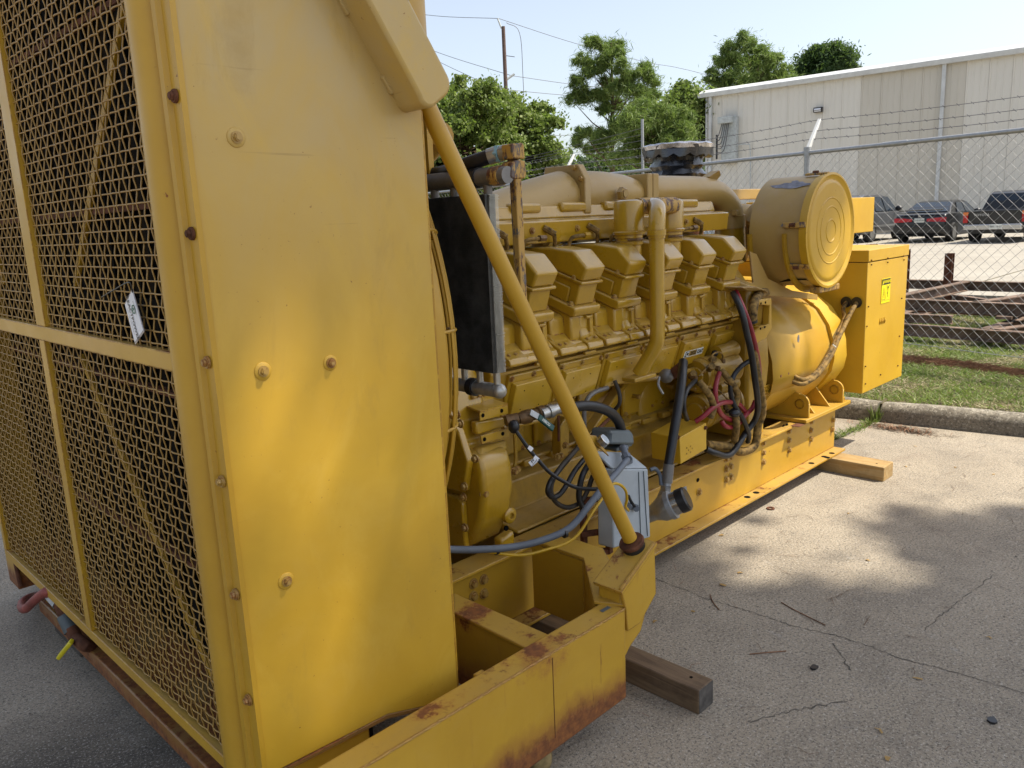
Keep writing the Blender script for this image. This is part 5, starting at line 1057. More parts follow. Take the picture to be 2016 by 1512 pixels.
barrel(MB(),4.64,4.70,.955,.96).build('barrel_groove',YBLK,g,ang=60)
barrel(MB(),4.85,4.95,.94,.94).build('barrel_neck',YBLK,g,ang=60)
# wrapper sheet on the barrel
wp_=MB(); sel=[p for p in full if p[1]>.585 and p[0]<YC+.5]; n=len(sel); cy_,cz_=YC,.74
vs=[(x,cy_+(y-cy_)*s,cz_+(z-cz_)*s) for x,s in ((3.93,.985),(4.60,1.0)) for y,z in sel]; wp_.add(vs,[(k,k+1,k+1+n,k+n) for k in range(n-1)]); w_o=wp_.build('barrel_wrapper',YPANEL if False else YP,g,ang=60); sm=w_o.modifiers.new('s','SOLIDIFY'); sm.thickness=.006
for q in ((4.012,1.985,0.71),(4.1,1.985,0.708)): MB().hexb(Vector(q),(0,-1,.1),.010,.012).build('bolt',RUSTM,w_o,smooth=False)
m=MB(); q=Vector((4.212,1.975,0.887)); m.prism([q+Vector((.012*math.cos(t)*random.uniform(.8,1.1),-.002,.022*math.sin(t)*random.uniform(.8,1.1))) for t in [k*PI/5 for k in range(10)]],(0,.002,0)); m.build('bare_patch',WEAR,w_o,smooth=False)
# ventilated ring at the barrel front
m=barrel(MB(),3.86,3.975,.90,.90); m.build('vent_drum',DARK,g,ang=60)
vd=MB(); gl=[p for p in full if p[0]<YC and .40<p[1]<.80]
def gy(z): 
    for (ya,za),(yb,zb) in zip(gl,gl[1:]):
        if min(za,zb)<=z<=max(za,zb): return YC+((ya+(yb-ya)*(z-za)/(zb-za))-YC)*.955
    return 2.02
zs=[.45+.02*k for k in range(12)]
for x in np.arange(3.865,3.975,.02):
    for za,zb in zip(zs,zs[1:]): vd.beam((x,gy(za),za),(x,gy(zb),zb),.004,.006,up=(0,1,0))
for z in zs: vd.box((3.862,gy(z),z-.003),(3.975,gy(z)+.006,z+.003))
vd.build('vent_grille',YP,g,smooth=False)
# feet
def foot(y0,sg):
    fp_=MB(); ya,yb=sorted((y0,y0+sg*.30)); fp_.box((4.28,ya,.388),(4.90,yb,.410)); f=fp_.build('mount_foot',YP,g,bevel=.003)
    for x in (4.33,4.80):
        m=MB(); pts=[(y0+sg*.01,.410),(y0+sg*.01,.49)]
        for k in range(9):
            t=PI-k*PI/2/8; pts.append((y0+sg*(.065+.055*math.cos(t)),.49+.055*math.sin(t)))
        pts+=[(y0+sg*.30,.62),(y0+sg*.30,.410)]
        m.prism([(x,p,z) for p,z in pts],(.016,0,0)); ear=m.build('lifting_ear',YP,f,bevel=.003)
        MB().cyl((x-.002,y0+sg*.065,.487),(x+.018,y0+sg*.065,.487),.026,n=20).build('ear_hole',YBLK,ear)
        MB().lathe([(0,.028),(.004,.028),(.004,.022),(0,.022)],(x-.004,y0+sg*.065,.487),(1,0,0),20,False).build('hole_rim',YFRAME,ear)
    for x in (4.45,4.66):
        m=MB(); m.prism([(x,y0+sg*.03,.41),(x,y0+sg*.20,.62),(x,y0+sg*.24,.62),(x,y0+sg*.24,.41)],(.014,0,0)); m.build('foot_rib',YP,f,bevel=.002)
    MB().hexb((4.845,y0+sg*.035,.41),(0,0,1),.02,.025).build('bolt',YP,f,smooth=False)
foot(1.945,1); foot(2*YC-1.945,-1)
MB().box((4.2,1.95,.3855),(4.93,2.0,.3875)).build('shim_plate',RUSTM,g)
# ---- terminal box ----
tbx=MB().box((4.95,1.897,.445),(5.62,3.56,1.255)).build('terminal_box',YLIT,g,bevel=.004)
ld=MB().box((4.946,1.893,1.259),(5.624,3.564,1.330)).build('box_lid',YLIT,g,bevel=.004)
for q in ((4.979,1.897,0.987),(4.97,1.897,0.867),(4.975,1.897,0.616),(5.537,1.897,0.983),(5.533,1.897,0.731),(5.534,1.897,0.531),(5.232,1.897,0.52),(4.997,1.897,1.24),(5.259,1.897,1.237),(5.54,1.897,1.234),(4.988,1.897,0.503)): MB().hexb(q,(0,-1,0),.005,.005,False).build('screw',RUSTM,tbx,smooth=False)
for q in ((4.983,1.893,1.268),(5.245,1.893,1.264),(5.519,1.893,1.26)): MB().hexb(q,(0,-1,0),.005,.005,False).build('screw',RUSTM,ld,smooth=False)
for k in range(4): 
    q=Vector((5.187,1.897,0.872))+Vector((.0265*k,-.001,.003*0)); m=MB(); m.rings([q+Vector((-.004,-.0,.02)),q+Vector((-.010,-.003,0)),q+Vector((-.004,0,-.02))],[.002,.005,.002],6); m.build('louvre',YLIT,tbx)
# warning label
c=Vector((5.252,1.896,1.061)); xd=Vector((1,0,0)); zd=Vector((0,0,1)); n_=Vector((0,-1,0))
def rect(mb,x0,z0,x1,z1,o): return mb.prism([c+xd*x+zd*z+n_*o for x,z in ((x0,z0),(x1,z0),(x1,z1),(x0,z1))],n_*.0005)
wl=rect(MB(),-.072,-.078,.072,.078,.0012).build('warning_label',WARN,tbx,smooth=False)
rect(MB(),-.068,.038,.068,.074,.002).build('label_header',INK,wl,smooth=False)
text_mb(MB(),'WARNING',c+xd*.012+zd*.056+n_*.0026,xd,zd,.026,.0006).build('lettering',WARN,wl,smooth=False)
m=MB(); m.prism([c+xd*x+zd*z+n_*.0026 for x,z in ((-.060,.043),(-.044,.043),(-.052,.067))],n_*.0004); m.build('header_triangle',WARN,wl,smooth=False)
def line2(mb,pts,w,o=.002,closed=False):
    P_=[c+xd*x+zd*z+n_*o for x,z in pts]
    if closed: P_.append(P_[0])
    for a,b in zip(P_,P_[1:]): mb.beam(a,b,w,.0006,up=(0,1,0)); 
    return mb
m=line2(MB(),[(-.062,-.055),(-.008,-.055),(-.035,.02)],.0025,closed=True); line2(m,[(-.032,-.005),(-.040,-.025),(-.032,-.023),(-.038,-.045)],.002); m.build('hazard_symbol',INK,wl,smooth=False)
m=line2(MB(),[(.0,-.05),(.0,.034)],.0012); line2(m,[(-.068,-.062),(.068,-.062)],.0012); line2(m,[(.032,.0),(.050,.026),(.058,.03)],.004); line2(m,[(.032,.0),(.018,.022),(.024,.03)],.004); line2(m,[(.034,.004),(.03,-.018),(.036,-.045)],.005); line2(m,[(.03,-.012),(.016,-.022)],.004); m.cyl(c+xd*.036+zd*.018+n_*.002,c+xd*.036+zd*.018+n_*.0026,.006,n=10); m.build('shock_symbol',INK,wl,smooth=False)
# second box behind and cable conduits
sbx=MB(); q=Vector((6.201,2.35,1.316)); q2=Vector((6.18,2.35,1.65)); sbx.box((5.3,2.35,1.40),(q.x,2.9,q2.z)); sbx.build('control_cabinet',YLIT,g,bevel=.004)
MB().box((5.5,2.5,1.332),(5.9,2.8,1.40)).build('cabinet_mount',BLACKR,g)
for e,s in (((4.945,2.016,1.014),-.00),((4.945,1.952,1.014),.0)):
    MB().lathe([(0,.032),(.006,.034),(.006,.02)],e,(-1,0,0),20).build('grommet',BLACKR,g)
T('conduit_hose',YHOSE,g,[(4.95,2.018,1.014),(4.88,2.007,0.981),(4.86,1.99,0.922),(4.721,1.96,0.867),(4.596,1.935,0.807),(4.495,1.925,0.758),(4.381,1.92,0.699),(4.264,1.93,0.66),(4.196,1.945,0.664),(4.182,1.98,0.68)],.0125,12)
T('conduit_hose',YHOSE,g,[(4.95,1.953,1.013),(4.88,1.951,0.977),(4.794,1.95,0.914),(4.639,1.93,0.832),(4.563,1.92,0.784),(4.45,1.91,0.725),(4.322,1.91,0.67),(4.227,1.93,0.64),(4.183,1.95,0.64),(4.17,1.985,0.653)],.0135,12)
T('hose_tie',WLAB,g,[(4.505,1.905,0.817),(4.536,1.9,0.8)],.003,5)
# ---- flywheel housing and lifting bracket ----
MB().lathe([(0,.72),(.06,.74),(.10,.74),(.12,.66)],(3.80,YC,.80),(1,0,0),48).build('flywheel_housing',YBLK,g)
fwb=MB(); fwb.px([(2.0,.42),(2.0,1.22),(2.3,1.32),(3.1,1.32),(3.4,1.2),(3.4,.42)],3.70,3.80) ; fwb.build('flywheel_casing',YBLK,g,bevel=.02)
lb=MB(); lb.py([(3.90,.83),(3.90,.93),(3.97,.95),(3.97,1.13),(3.93,1.14),(3.93,1.20),(4.08,1.21),(4.08,.93),(4.04,.80),(3.98,.77)],1.93,1.96) if False else None
z0=Vector((3.804,1.93,1.152)); z1=Vector((3.794,1.93,0.998)); z2=Vector((3.675,1.93,0.942))
lb=MB(); lb.prism([(3.672,1.93,1.158),(3.804,1.93,1.155),(3.813,1.93,0.999),(3.754,1.93,0.954),(3.655,1.93,0.94),(3.655,1.95,0.984),(3.69,1.95,1.005),(3.683,1.93,1.023),(3.783,1.93,1.021),(3.786,1.93,1.118),(3.673,1.93,1.135)],(0,.04,0)); lbo=lb.build('lifting_bracket',YP,g,bevel=.005)
lb=MB(); lb.prism([(3.706,1.98,1.13),(3.848,1.96,1.121),(3.852,1.96,1.01),(3.845,1.98,0.941),(3.776,2,0.923),(3.774,2.05,0.914),(3.801,2.05,1.048)],(0,.08,0)); lb.build('side_housing',YP,g,bevel=.02)
for q in ((3.69,1.929,1.139),(3.737,1.929,1.139),(3.691,1.929,1.012),(3.736,1.929,1.014)): MB().cyl(Vector(q)-Vector((0,.001,0)),Vector(q)+Vector((0,.002,0)),.006,n=10).build('bolt_hole',DARK,lbo,smooth=False)
T('wrapped_conduit',YHOSE,g,[(3.971,2.05,1.164),(3.82,2,1.174),(3.693,1.96,1.157),(3.631,1.94,1.119),(3.623,1.94,1.055)],.024,14); MB().cyl((3.621,1.94,1.063),(3.624,1.94,1.05),.027,n=14).build('hose_clamp',BLACKP,g)
MB().prism([(3.532,1.95,1.232),(3.672,1.95,1.225),(3.766,1.95,1.201),(3.809,1.95,1.177),(3.764,1.96,1.196),(3.63,1.96,1.206)],(0,.2,0)).build('cradle_base',YTAN,g,bevel=.004)
# heavy cables dropping in front
T('black_battery_cable',BLACKR,g,[(3.545,2,1.2),(3.469,1.93,1.161),(3.46,1.9,1.101),(3.478,1.89,1.022),(3.496,1.88,0.951),(3.529,1.88,0.857),(3.551,1.88,0.777),(3.594,1.89,0.692),(3.642,1.91,0.607),(3.667,1.94,0.539),(3.622,1.96,0.487),(3.472,1.965,0.401),(3.344,1.975,0.438),(3.302,2,0.463)],.016,12)
T('red_battery_cable',RED,g,[(3.569,2,1.208),(3.49,1.92,1.145),(3.524,1.9,1.054),(3.577,1.9,0.958),(3.654,1.92,0.859),(3.747,1.96,0.761),(3.817,2,0.702)],.0125,10)
T('taped_loom',YHOSE,g,[(3.592,1.93,0.994),(3.601,1.92,0.913),(3.628,1.91,0.787),(3.662,1.91,0.703),(3.686,1.91,0.63),(3.702,1.92,0.562),(3.705,1.94,0.504),(3.691,1.95,0.399),(3.587,1.97,0.384),(3.516,1.99,0.426),(3.318,2.01,0.481)],.021,12)
T('black_cable',BLACKR,g,[(3.594,1.93,0.864),(3.547,1.95,0.843),(3.49,1.96,0.805),(3.457,1.96,0.754),(3.465,1.96,0.703),(3.483,1.95,0.65),(3.521,1.94,0.601),(3.572,1.94,0.539),(3.629,1.95,0.465),(3.653,1.97,0.423)],.0125,10)
T('red_cable',RED,g,[(3.401,1.99,0.827),(3.341,1.97,0.794),(3.315,1.96,0.752),(3.326,1.96,0.694),(3.359,1.96,0.642),(3.424,1.97,0.602),(3.51,1.98,0.568)],.0125,10)
T('red_cable',RED,g,[(3.203,2,0.623),(3.229,1.97,0.65),(3.271,1.95,0.682),(3.361,1.95,0.69),(3.466,1.96,0.672),(3.542,1.96,0.645),(3.6,1.96,0.6)],.012,10)
T('red_cable',RED,g,[(3.689,1.95,0.636),(3.654,1.95,0.602),(3.589,1.95,0.582),(3.545,1.96,0.549),(3.486,1.97,0.538),(3.424,1.97,0.559),(3.408,1.98,0.586)],.012,10)
T('black_cable',BLACKR,g,[(3.234,2.02,0.814),(3.12,1.99,0.798),(3.075,1.98,0.76),(3.075,1.98,0.707),(3.13,2,0.649)],.012,10)
T('painted_loom',YHOSE,g,[(3.233,2,0.813),(3.24,1.97,0.778),(3.266,1.955,0.734),(3.289,1.955,0.681),(3.269,1.96,0.632)],.017,12)
T('painted_loom',YHOSE,g,[(3.438,2,0.834),(3.44,1.97,0.802),(3.473,1.95,0.752),(3.509,1.95,0.696),(3.485,1.955,0.642)],.0165,12)
T('painted_loom',YHOSE,g,[(3.512,1.96,0.592),(3.499,1.95,0.542),(3.54,1.98,0.458)],.019,12)
MB().sph((3.492,1.955,0.615),.03,12,(1.2,1,.8)).build('junction_knot',BLACKP,g)
for a,b in (((3.252,1.985,0.791),(3.478,1.975,0.67)),((3.431,1.98,0.778),(3.501,1.98,0.665)),((3.293,1.98,0.891),(3.2,1.98,0.845)),((3.484,1.96,0.753),(3.571,1.96,0.632))):
    a,b=Vector(a),Vector(b); T('thin_wire',YHOSE,g,[a,a.lerp(b,.4)+Vector((.01,-.01,.012)),b],.004,6)
T('thin_wire',YHOSE,g,[(3.306,1.98,0.896),(3.301,1.97,0.931),(3.346,1.97,0.94),(3.408,1.98,0.921),(3.433,1.99,0.889)],.004,6)
# starters: two horizontal motors with end plates, solenoids
def motor(c,L,r,nm='starter_motor'):
    c=Vector(c); o=MB().lathe([(0,r*.9),(.01,r),(.04,r),(.042,r*1.05),(.055,r*1.05),(.057,r),(L*.6,r),(L*.62,r*1.08),(L*.65,r*1.08),(L*.66,r*.9),(L,r*.85)],c,(1,0,0),32).build(nm,YBLK,g)
    MB().lathe([(0,r*.55),(-.008,r*.5),(-.008,.01)],c,(1,0,0),24).build('end_plate',YENG,o)
    for t in (30,150,270): MB().hexb(c+Vector((-.001,r*.75*math.cos(R(t)),r*.75*math.sin(R(t)))),(-1,0,0),.009,.012,False).build('bolt',BOLTM,o,smooth=False)
    s=c+Vector((.14,-.03,r*1.15)); MB().lathe([(0,r*.42),(.14,r*.42),(.15,r*.5),(.17,r*.5)],s,(1,0,0),24).build('solenoid',YBLK,o); MB().sph(s+Vector((-.01,0,0)),.018,8).build('terminal_cap',BLACKP,o)
    return o
motor((3.362,2.1,0.805),.48,.085); motor((3.363,2.1,0.621),.48,.09)
MB().lathe([(0,.05),(.01,.06),(.12,.06),(.13,.064),(.16,.064),(.2,.05)],(3.643,2.12,0.841),(1,-.1,.12),28).build('air_starter_body',YENG,g)
for q in ((3.418,2,0.845),(3.516,2.03,0.862),(3.537,2.03,0.833),(3.262,2.03,0.819),(3.56,2.05,0.681),(3.489,2,0.635),(3.51,2,0.613),(3.469,2.02,0.637)): MB().cyl(Vector(q)+Vector((0,.03,0)),q,.014,n=6).build('terminal_nut',BRASS,g)
MB().sph((3.827,2.08,0.577),.052,16,(1,1,1)).build('float_cap',YLIT,g)
for q in ((3.415,2.03,0.891),(3.269,2.05,0.84),(3.352,2,0.869)): MB().cyl(Vector(q)+Vector((0.02,.03,-.02)),q,.018,n=10).build('cable_lug',YHOSE,g)
# junction pedestal right of the cables
bxp=Vector((3.911,2.06,0.416)); MB().prism([(3.864,2.06,0.662),(3.95,2.06,0.646),(3.911,2.06,0.414),(3.867,2.06,0.433)],(0,.25,0)).build('panel_stand',YP,g,bevel=.003)
MB().prism([(3.902,2.04,0.81),(3.976,2.04,0.804),(3.978,2.04,0.663),(3.907,2.04,0.664)],(0,.25,0)).build('junction_box',YLIT,g,bevel=.003)
MB().prism([(3.936,2.055,0.657),(3.995,2.055,0.654),(3.982,2.055,0.389),(3.901,2.055,0.419)],(0,.2,0)).build('stand_plate',YP,g,bevel=.003)
# perforated battery/terminal box in front of the block
pb=MB(); A_=Vector((3.003,2.1,0.613)); 
pb.prism([(3.015,1.965,0.591),(3.245,1.965,0.614),(3.247,1.965,0.483),(3.023,1.965,0.463)],(0,.16,0)); pbo=pb.build('perforated_box',YLIT,g,bevel=.003)
hl=MB()
for dx in range(4):
    for dz in range(3):
        if (dx+dz)%2: continue
        hl.cyl(Vector((3.073,1.964,0.502))+Vector((dx*.016,0,dz*.014)),Vector((3.073,1.964,0.502))+Vector((dx*.016,-.001,dz*.014)),.0045,n=10)
hl.build('vent_hole',YBLK,pbo,smooth=False)
for q in ((3.231,1.964,0.592),(2.998,1.964,0.598)): MB().hexb(q,(0,-1,0),.007,.008).build('screw',RUSTM,pbo,smooth=False)
T('dry_twigs',NEEDLE,g,[(3.212,2.079,0.39),(3.244,2.065,0.4),(3.261,2.059,0.42)],.002,4)
# vertical black hose from manifold to pump
vh=T('coolant_hose',BLACKR,g,[(3.099,2,0.929),(3.013,1.95,0.883),(2.946,1.92,0.805),(2.884,1.9,0.706),(2.836,1.89,0.603),(2.805,1.885,0.531)],.021,16)
MB().cyl((3.071,1.99,0.911),(3.079,2.05,0.866),.024,n=14).build('hose_elbow',RUSTM,g); MB().sph((3.052,2.06,0.864),.035,10).build('shutoff_valve',DULLALU,g); T('valve_lever',GALV,g,[(2.966,2.04,0.876),(2.943,2.03,0.844),(2.964,2.02,0.801)],.006,6)
MB().cyl((2.809,1.885,0.535),(2.793,1.885,0.454),.024,n=20).build('hose_clamp_sleeve',DULLALU,vh); MB().cyl((2.797,1.885,0.464),(2.785,1.885,0.421),.0185,n=20).build('pipe_nipple',GALV,vh); MB().cyl((2.785,1.885,0.444),(2.78,1.885,0.406),.025,n=6).build('hex_union',ZINC,vh)
# circulation pump
pc=Vector((2.719,1.88,0.348)); pe=Vector((2.765,1.79,0.401)); pd=(pe-pc).normalized()
pm=MB().lathe([(-.08,.034),(-.02,.036),(0,.045),(.02,.055),(.05,.058)],pc,pd,28).build('pump_body',ZINC,g)
MB().lathe([(.05,.062),(.07,.062),(.072,.05)],pc,pd,28).build('pump_flange',GALV,pm)
MB().lathe([(.072,.05),(.10,.05),(.105,.045)],pc,pd,28).build('pump_motor',CHROME,pm); MB().lathe([(.10,.053),(.135,.053),(.142,.045),(.142,0)],pc,pd,28).build('motor_cap',BLACKP,pm)
o_=pd.cross(Vector((0,0,1))).normalized(); lq=MB(); vs=[pc+pd*h_+(Vector((0,0,1))*math.sin(R(t))-o_*math.cos(R(t)))*.0545*(-1 if False else 1) for h_ in (.102,.131) for t in range(-10,71,10)]; lq.add(vs,[(k,k+1,k+10,k+9) for k in range(8)]); lq.build('motor_label',WHITE,pm,smooth=False)
MB().cyl((2.784,1.885,0.405),pc+pd*.0,.03,n=18).build('inlet_riser',ZINC,pm)
T('bleed_pipe',CONDUIT,g,[(2.733,1.93,0.518),(2.756,1.92,0.519),(2.776,1.91,0.488),(2.772,1.9,0.444)],.009,8)
for i in range(6):
    x=2.068+i*.2885
    for k in range(4):
        MB().hexb((x+.02+k*.072,2.16,.868),(0,-.8,-.5),.008,.009,False).build('bolt',BOLTM,g,smooth=False)
    MB().box((x+.10,2.045,1.052),(x+.17,2.06,1.066)).build('casting_mark',YENG,g,bevel=.003)
    T('injector_return_line',YHOSE,g,[(x+.30,2.22,1.40),(x+.32,2.20,1.36),(x+.315,2.19,1.28)],.006,6)
text_mb(MB(),'3512',(2.50,2.002,1.30),(1,0,0),(0,-.3,.95),.022,.0006,0,.001)
T('side_pipe',YBLK,g,[(2.12,2.20,.80),(2.3,2.19,.79),(2.5,2.2,.80),(2.56,2.22,.84)],.011,8)
T('side_pipe',YBLK,g,[(2.9,2.22,.845),(3.05,2.16,.84),(3.25,2.12,.835),(3.5,2.10,.85)],.013,8)
# ---- block heater enclosure ----
hx0,hx1=Vector((2.38,1.86,0.509)),Vector((2.563,1.86,0.574))
he=MB(); q=[(2.306,1.8,0.656),(2.535,1.8,0.599),(2.548,1.8,0.302),(2.301,1.8,0.336)]
he.prism([Vector(p) for p in q],(-.01,.07,0)); heo=he.build('heater_enclosure',GREYBOX,g,bevel=.006)
m=MB(); a=[Vector((2.306,1.8,0.656)),Vector((2.535,1.8,0.599))]; m.prism([a[0]+Vector((0,0,.001)),a[1]+Vector((0,0,.001)),a[1]+Vector((-.03,.07,.06)),a[0]+Vector((-.01,.07,.06))],(0,.02,0)); m.build('enclosure_top',GREYBOX,heo,bevel=.005)
T('door_seam',DGREY,heo,[(2.468,1.798,0.603),(2.473,1.798,0.435),(2.478,1.798,0.32)],.0018,5,1); T('door_seam',DGREY,heo,[(2.501,1.798,0.598),(2.514,1.798,0.423),(2.524,1.798,0.316)],.0018,5,1)
dg=Vector((2.542,1.93,0.702)); m=MB(); m.prism([(2.416,1.9,0.71),(2.588,1.9,0.669),(2.604,1.92,0.709),(2.585,1.92,0.729),(2.453,1.92,0.758),(2.443,1.92,0.745)],(0,.10,0)); dgo=m.build('connector_housing',DGREY,g,bevel=.012); MB().box(dg+Vector((-.05,-.005,-.045)),dg+Vector((.06,.1,-.03))).build('housing_skirt',DGREY,dgo,bevel=.004)
T('heater_hose',BLACKR,g,[(2.196,1.95,0.901),(2.23,1.93,0.896),(2.298,1.92,0.89),(2.381,1.92,0.866),(2.468,1.93,0.825),(2.527,1.94,0.777),(2.56,1.95,0.73)],.0205,16)
el_=T('conduit_elbow',CONDUIT,g,[(2.429,1.84,0.702),(2.41,1.82,0.692),(2.382,1.79,0.682)],.014,12); MB().cyl((2.442,1.85,0.705),(2.435,1.845,0.696),.019,n=8).build('gland_nut',CONDUIT,el_); MB().cyl((2.389,1.8,0.689),(2.378,1.785,0.68),.020,n=8).build('gland_nut',CONDUIT,el_)
MB().box(Vector((2.428,1.81,0.654))-Vector((.02,.0,.012)),Vector((2.428,1.81,0.654))+Vector((.02,.02,.012))).build('strain_relief',CONDUIT,el_,bevel=.003)
T('grey_conduit',CONDUIT,g,[(2.378,1.785,0.68),(2.276,1.76,0.657),(2.174,1.74,0.636),(2.094,1.74,0.593),(1.998,1.76,0.525),(1.881,1.8,0.504),(1.771,1.84,0.507),(1.668,1.88,0.524),(1.591,1.92,0.539),(1.53,1.95,0.555),(1.40,2.10,.47),(1.33,2.3,.44)],.0125,14)
T('yellow_cable',YCAB,g,[(2.381,1.785,0.471),(2.342,1.77,0.503),(2.338,1.76,0.536),(2.323,1.755,0.577),(2.278,1.75,0.614),(2.234,1.75,0.624),(2.173,1.745,0.593),(2.12,1.745,0.56),(2.029,1.765,0.476),(1.905,1.8,0.462),(1.809,1.83,0.469),(1.704,1.87,0.507),(1.604,1.91,0.537),(1.529,1.95,0.55),(1.40,2.12,.46),(1.33,2.32,.43)],.0055,8)
T('black_cord',BLACKR,g,[(2.439,1.79,0.462),(2.403,1.785,0.497),(2.387,1.79,0.53)],.006,8); MB().cyl((2.443,1.795,0.464),(2.425,1.78,0.467),.013,n=10).build('cord_gland',CONDUIT,g); MB().cyl((2.398,1.795,0.484),(2.378,1.78,0.486),.012,n=10).build('cord_gland',CONDUIT,g)
for q in ((1.978,1.765,0.511),(1.737,1.865,0.502)): MB().cyl(Vector(q)+Vector((-.004,0,-.0)),Vector(q)+Vector((.006,-.002,0)),.0165,n=14).build('cable_tie',BLACKP,g)
# temperature gauge bracket
ga=Vector((2.288,1.84,0.759)); gn=Vector((.25,-.55,.55)).normalized()
MB().lathe([(0,.024),(.022,.024),(.024,.021)],ga,gn,24).build('gauge',GAUGE,g); MB().lathe([(.0245,.020),(.025,0)],ga,gn,24).build('gauge_glass',GFACE,g,smooth=False)
m=MB(); m.prism([(2.253,1.87,0.792),(2.286,1.86,0.783),(2.326,1.83,0.696),(2.258,1.86,0.768)],(0,.01,0)); m.build('gauge_bracket',YFRAME,g,bevel=.002)
fm=MB(); 
for a,b in (((2.332,1.86,0.677),(2.351,1.86,0.285)),((2.304,1.95,0.499),(2.302,1.95,0.284)),((2.277,1.94,0.366),(2.338,1.86,0.382)),((2.274,1.94,0.296),(2.351,1.86,0.292)),((2.31,1.95,0.497),(2.342,1.86,0.518))): MB().beam(a,b,.022,.022,up=(1,0,0)).build('heater_stand',RUSTM,g,bevel=.002)
# brass valve, heater lines, tag cables
MB().cyl((1.964,2.02,0.885),(2.006,2,0.889),.022,n=12).build('brass_tee',BRASS,g); vb=MB().lathe([(0,.018),(.02,.026),(.05,.026),(.055,.020),(.08,.020),(.085,.026),(.11,.026)],(2.01,2,0.886),(1,-.3,.1),14).build('valve_body',BRASS,g)
MB().lathe([(0,.022),(.03,.022),(.032,.027),(.05,.027),(.052,.021),(.09,.021),(.092,.026),(.115,.026)],(2.09,1.96,0.893),(1,-.15,.1),12).build('hose_fitting',ZINC,vb)
MB().beam((2.032,1.96,0.913),(2.074,1.95,0.884),.022,.006,up=(0,-1,.3)).build('lever_arm',GALV,vb); lv=MB().beam((2.064,1.95,0.891),(2.127,1.935,0.833),.026,.010,up=(0,-1,.3)).build('lever_sleeve',GREENH,vb,bevel=.004)
text_mb(MB(),'HIBCO',(2.083,1.932,0.868),Vector((2.127,1.935,0.833))-Vector((2.064,1.95,0.891)),(.5,0,.6),.014,.0004,0,.004).build('lettering',WLAB,lv,smooth=False)
MB().sph((1.975,1.99,0.866),.022,10,(1,1,1.2)).build('cord_plug',BLACKP,g)
tc=T('tag_cable',BLACKR,g,[(1.972,1.985,0.863),(1.981,1.97,0.834),(2.005,1.95,0.784),(2.034,1.93,0.736),(2.069,1.91,0.685),(2.119,1.88,0.639),(2.16,1.85,0.611),(2.216,1.8,0.601)],.0075,8)
def tagq(pts,nm,par,mat=WHITE): return MB().prism([Vector(p) for p in pts],(0,.0015,0)).build(nm,mat,par,smooth=False)
tagq([(2,1.938,0.799),(2.02,1.938,0.783),(2.005,1.938,0.773),(1.988,1.938,0.79)],'cable_tag',tc); tagq([(2.015,1.925,0.76),(2.038,1.925,0.741),(2.025,1.925,0.735),(2.005,1.925,0.754)],'cable_tag',tc)
tg=tagq([(2.005,1.922,0.753),(2.021,1.922,0.735),(1.991,1.922,0.723),(1.973,1.922,0.744)],'cable_tag',tc)
text_mb(MB(),'H',(1.993,1.921,0.745),(.7,0,.45),(-.45,0,.7),.02,.0006).build('emblem',INK,tg,smooth=False); text_mb(MB(),'HOTSTART',(2.001,1.921,0.733),(.7,0,.45),(-.45,0,.7),.008,.0002).build('lettering',INK,tg,smooth=False)
T('loop_hose',BLACKR,g,[(2.366,2.02,0.694),(2.218,1.96,0.677),(2.136,1.93,0.664),(2.083,1.92,0.641),(2.068,1.92,0.606),(2.095,1.92,0.577),(2.136,1.92,0.58),(2.179,1.92,0.608),(2.235,1.93,0.642),(2.326,1.95,0.67)],.0105,10)
T('dusty_hose',DUSTYR,g,[(2.342,2,0.699),(2.229,1.96,0.685),(2.152,1.935,0.67),(2.101,1.925,0.639),(2.091,1.925,0.595),(2.125,1.93,0.545),(2.186,1.93,0.508),(2.256,1.93,0.506),(2.302,1.93,0.535),(2.344,1.93,0.595)],.0095,10)
T('loop_hose',BLACKR,g,[(2.306,1.92,0.651),(2.259,1.91,0.625),(2.238,1.91,0.579),(2.234,1.91,0.532),(2.247,1.9,0.49)],.012,10)
T('thin_pipe',RUSTM,g,[(2.735,2.15,0.714),(2.551,2.1,0.688)],.008,8); T('thin_pipe',DULLALU,g,[(2.503,2.1,0.703),(2.504,2.1,0.798),(2.527,2.1,0.848),(2.576,2.1,0.87),(2.663,2.1,0.874)],.010,8); T('thin_pipe',DUSTYR,g,[(2.715,2.1,0.897),(2.719,2.08,0.846),(2.721,2.08,0.797),(2.73,2.12,0.753)],.009,8)
T('thin_pipe',RUSTM,g,[(2.453,2.2,0.782),(2.45,2.2,0.667)],.006,6); T('thin_pipe',YBLK,g,[(2.127,2.14,0.781),(2.126,2.14,0.685),(2.113,2.14,0.636)],.008,6); T('thin_pipe',RUSTM,g,[(2.779,2.25,0.716),(2.776,2.25,0.618)],.006,6)
MB().beam((2.609,2.2,0.638),(3.044,2.3,0.813),.05,.03).build('oil_pipe_support',YBLK,g,bevel=.006)
for q in ((2.467,2.18,0.648),(2.435,2.2,0.602),(2.458,2.2,0.602),(2.093,2.12,0.641),(2.111,2.12,0.642)): MB().hexb(q,(0,-1,0),.011,.012).build('bolt',BOLTM,g,smooth=False)
MB().prism([(2.484,2.22,0.721),(2.527,2.22,0.756),(2.545,2.22,0.67),(2.534,2.22,0.578),(2.478,2.22,0.588)],(0,.05,0)).build('filter_bracket',YBLK,g,bevel=.005)
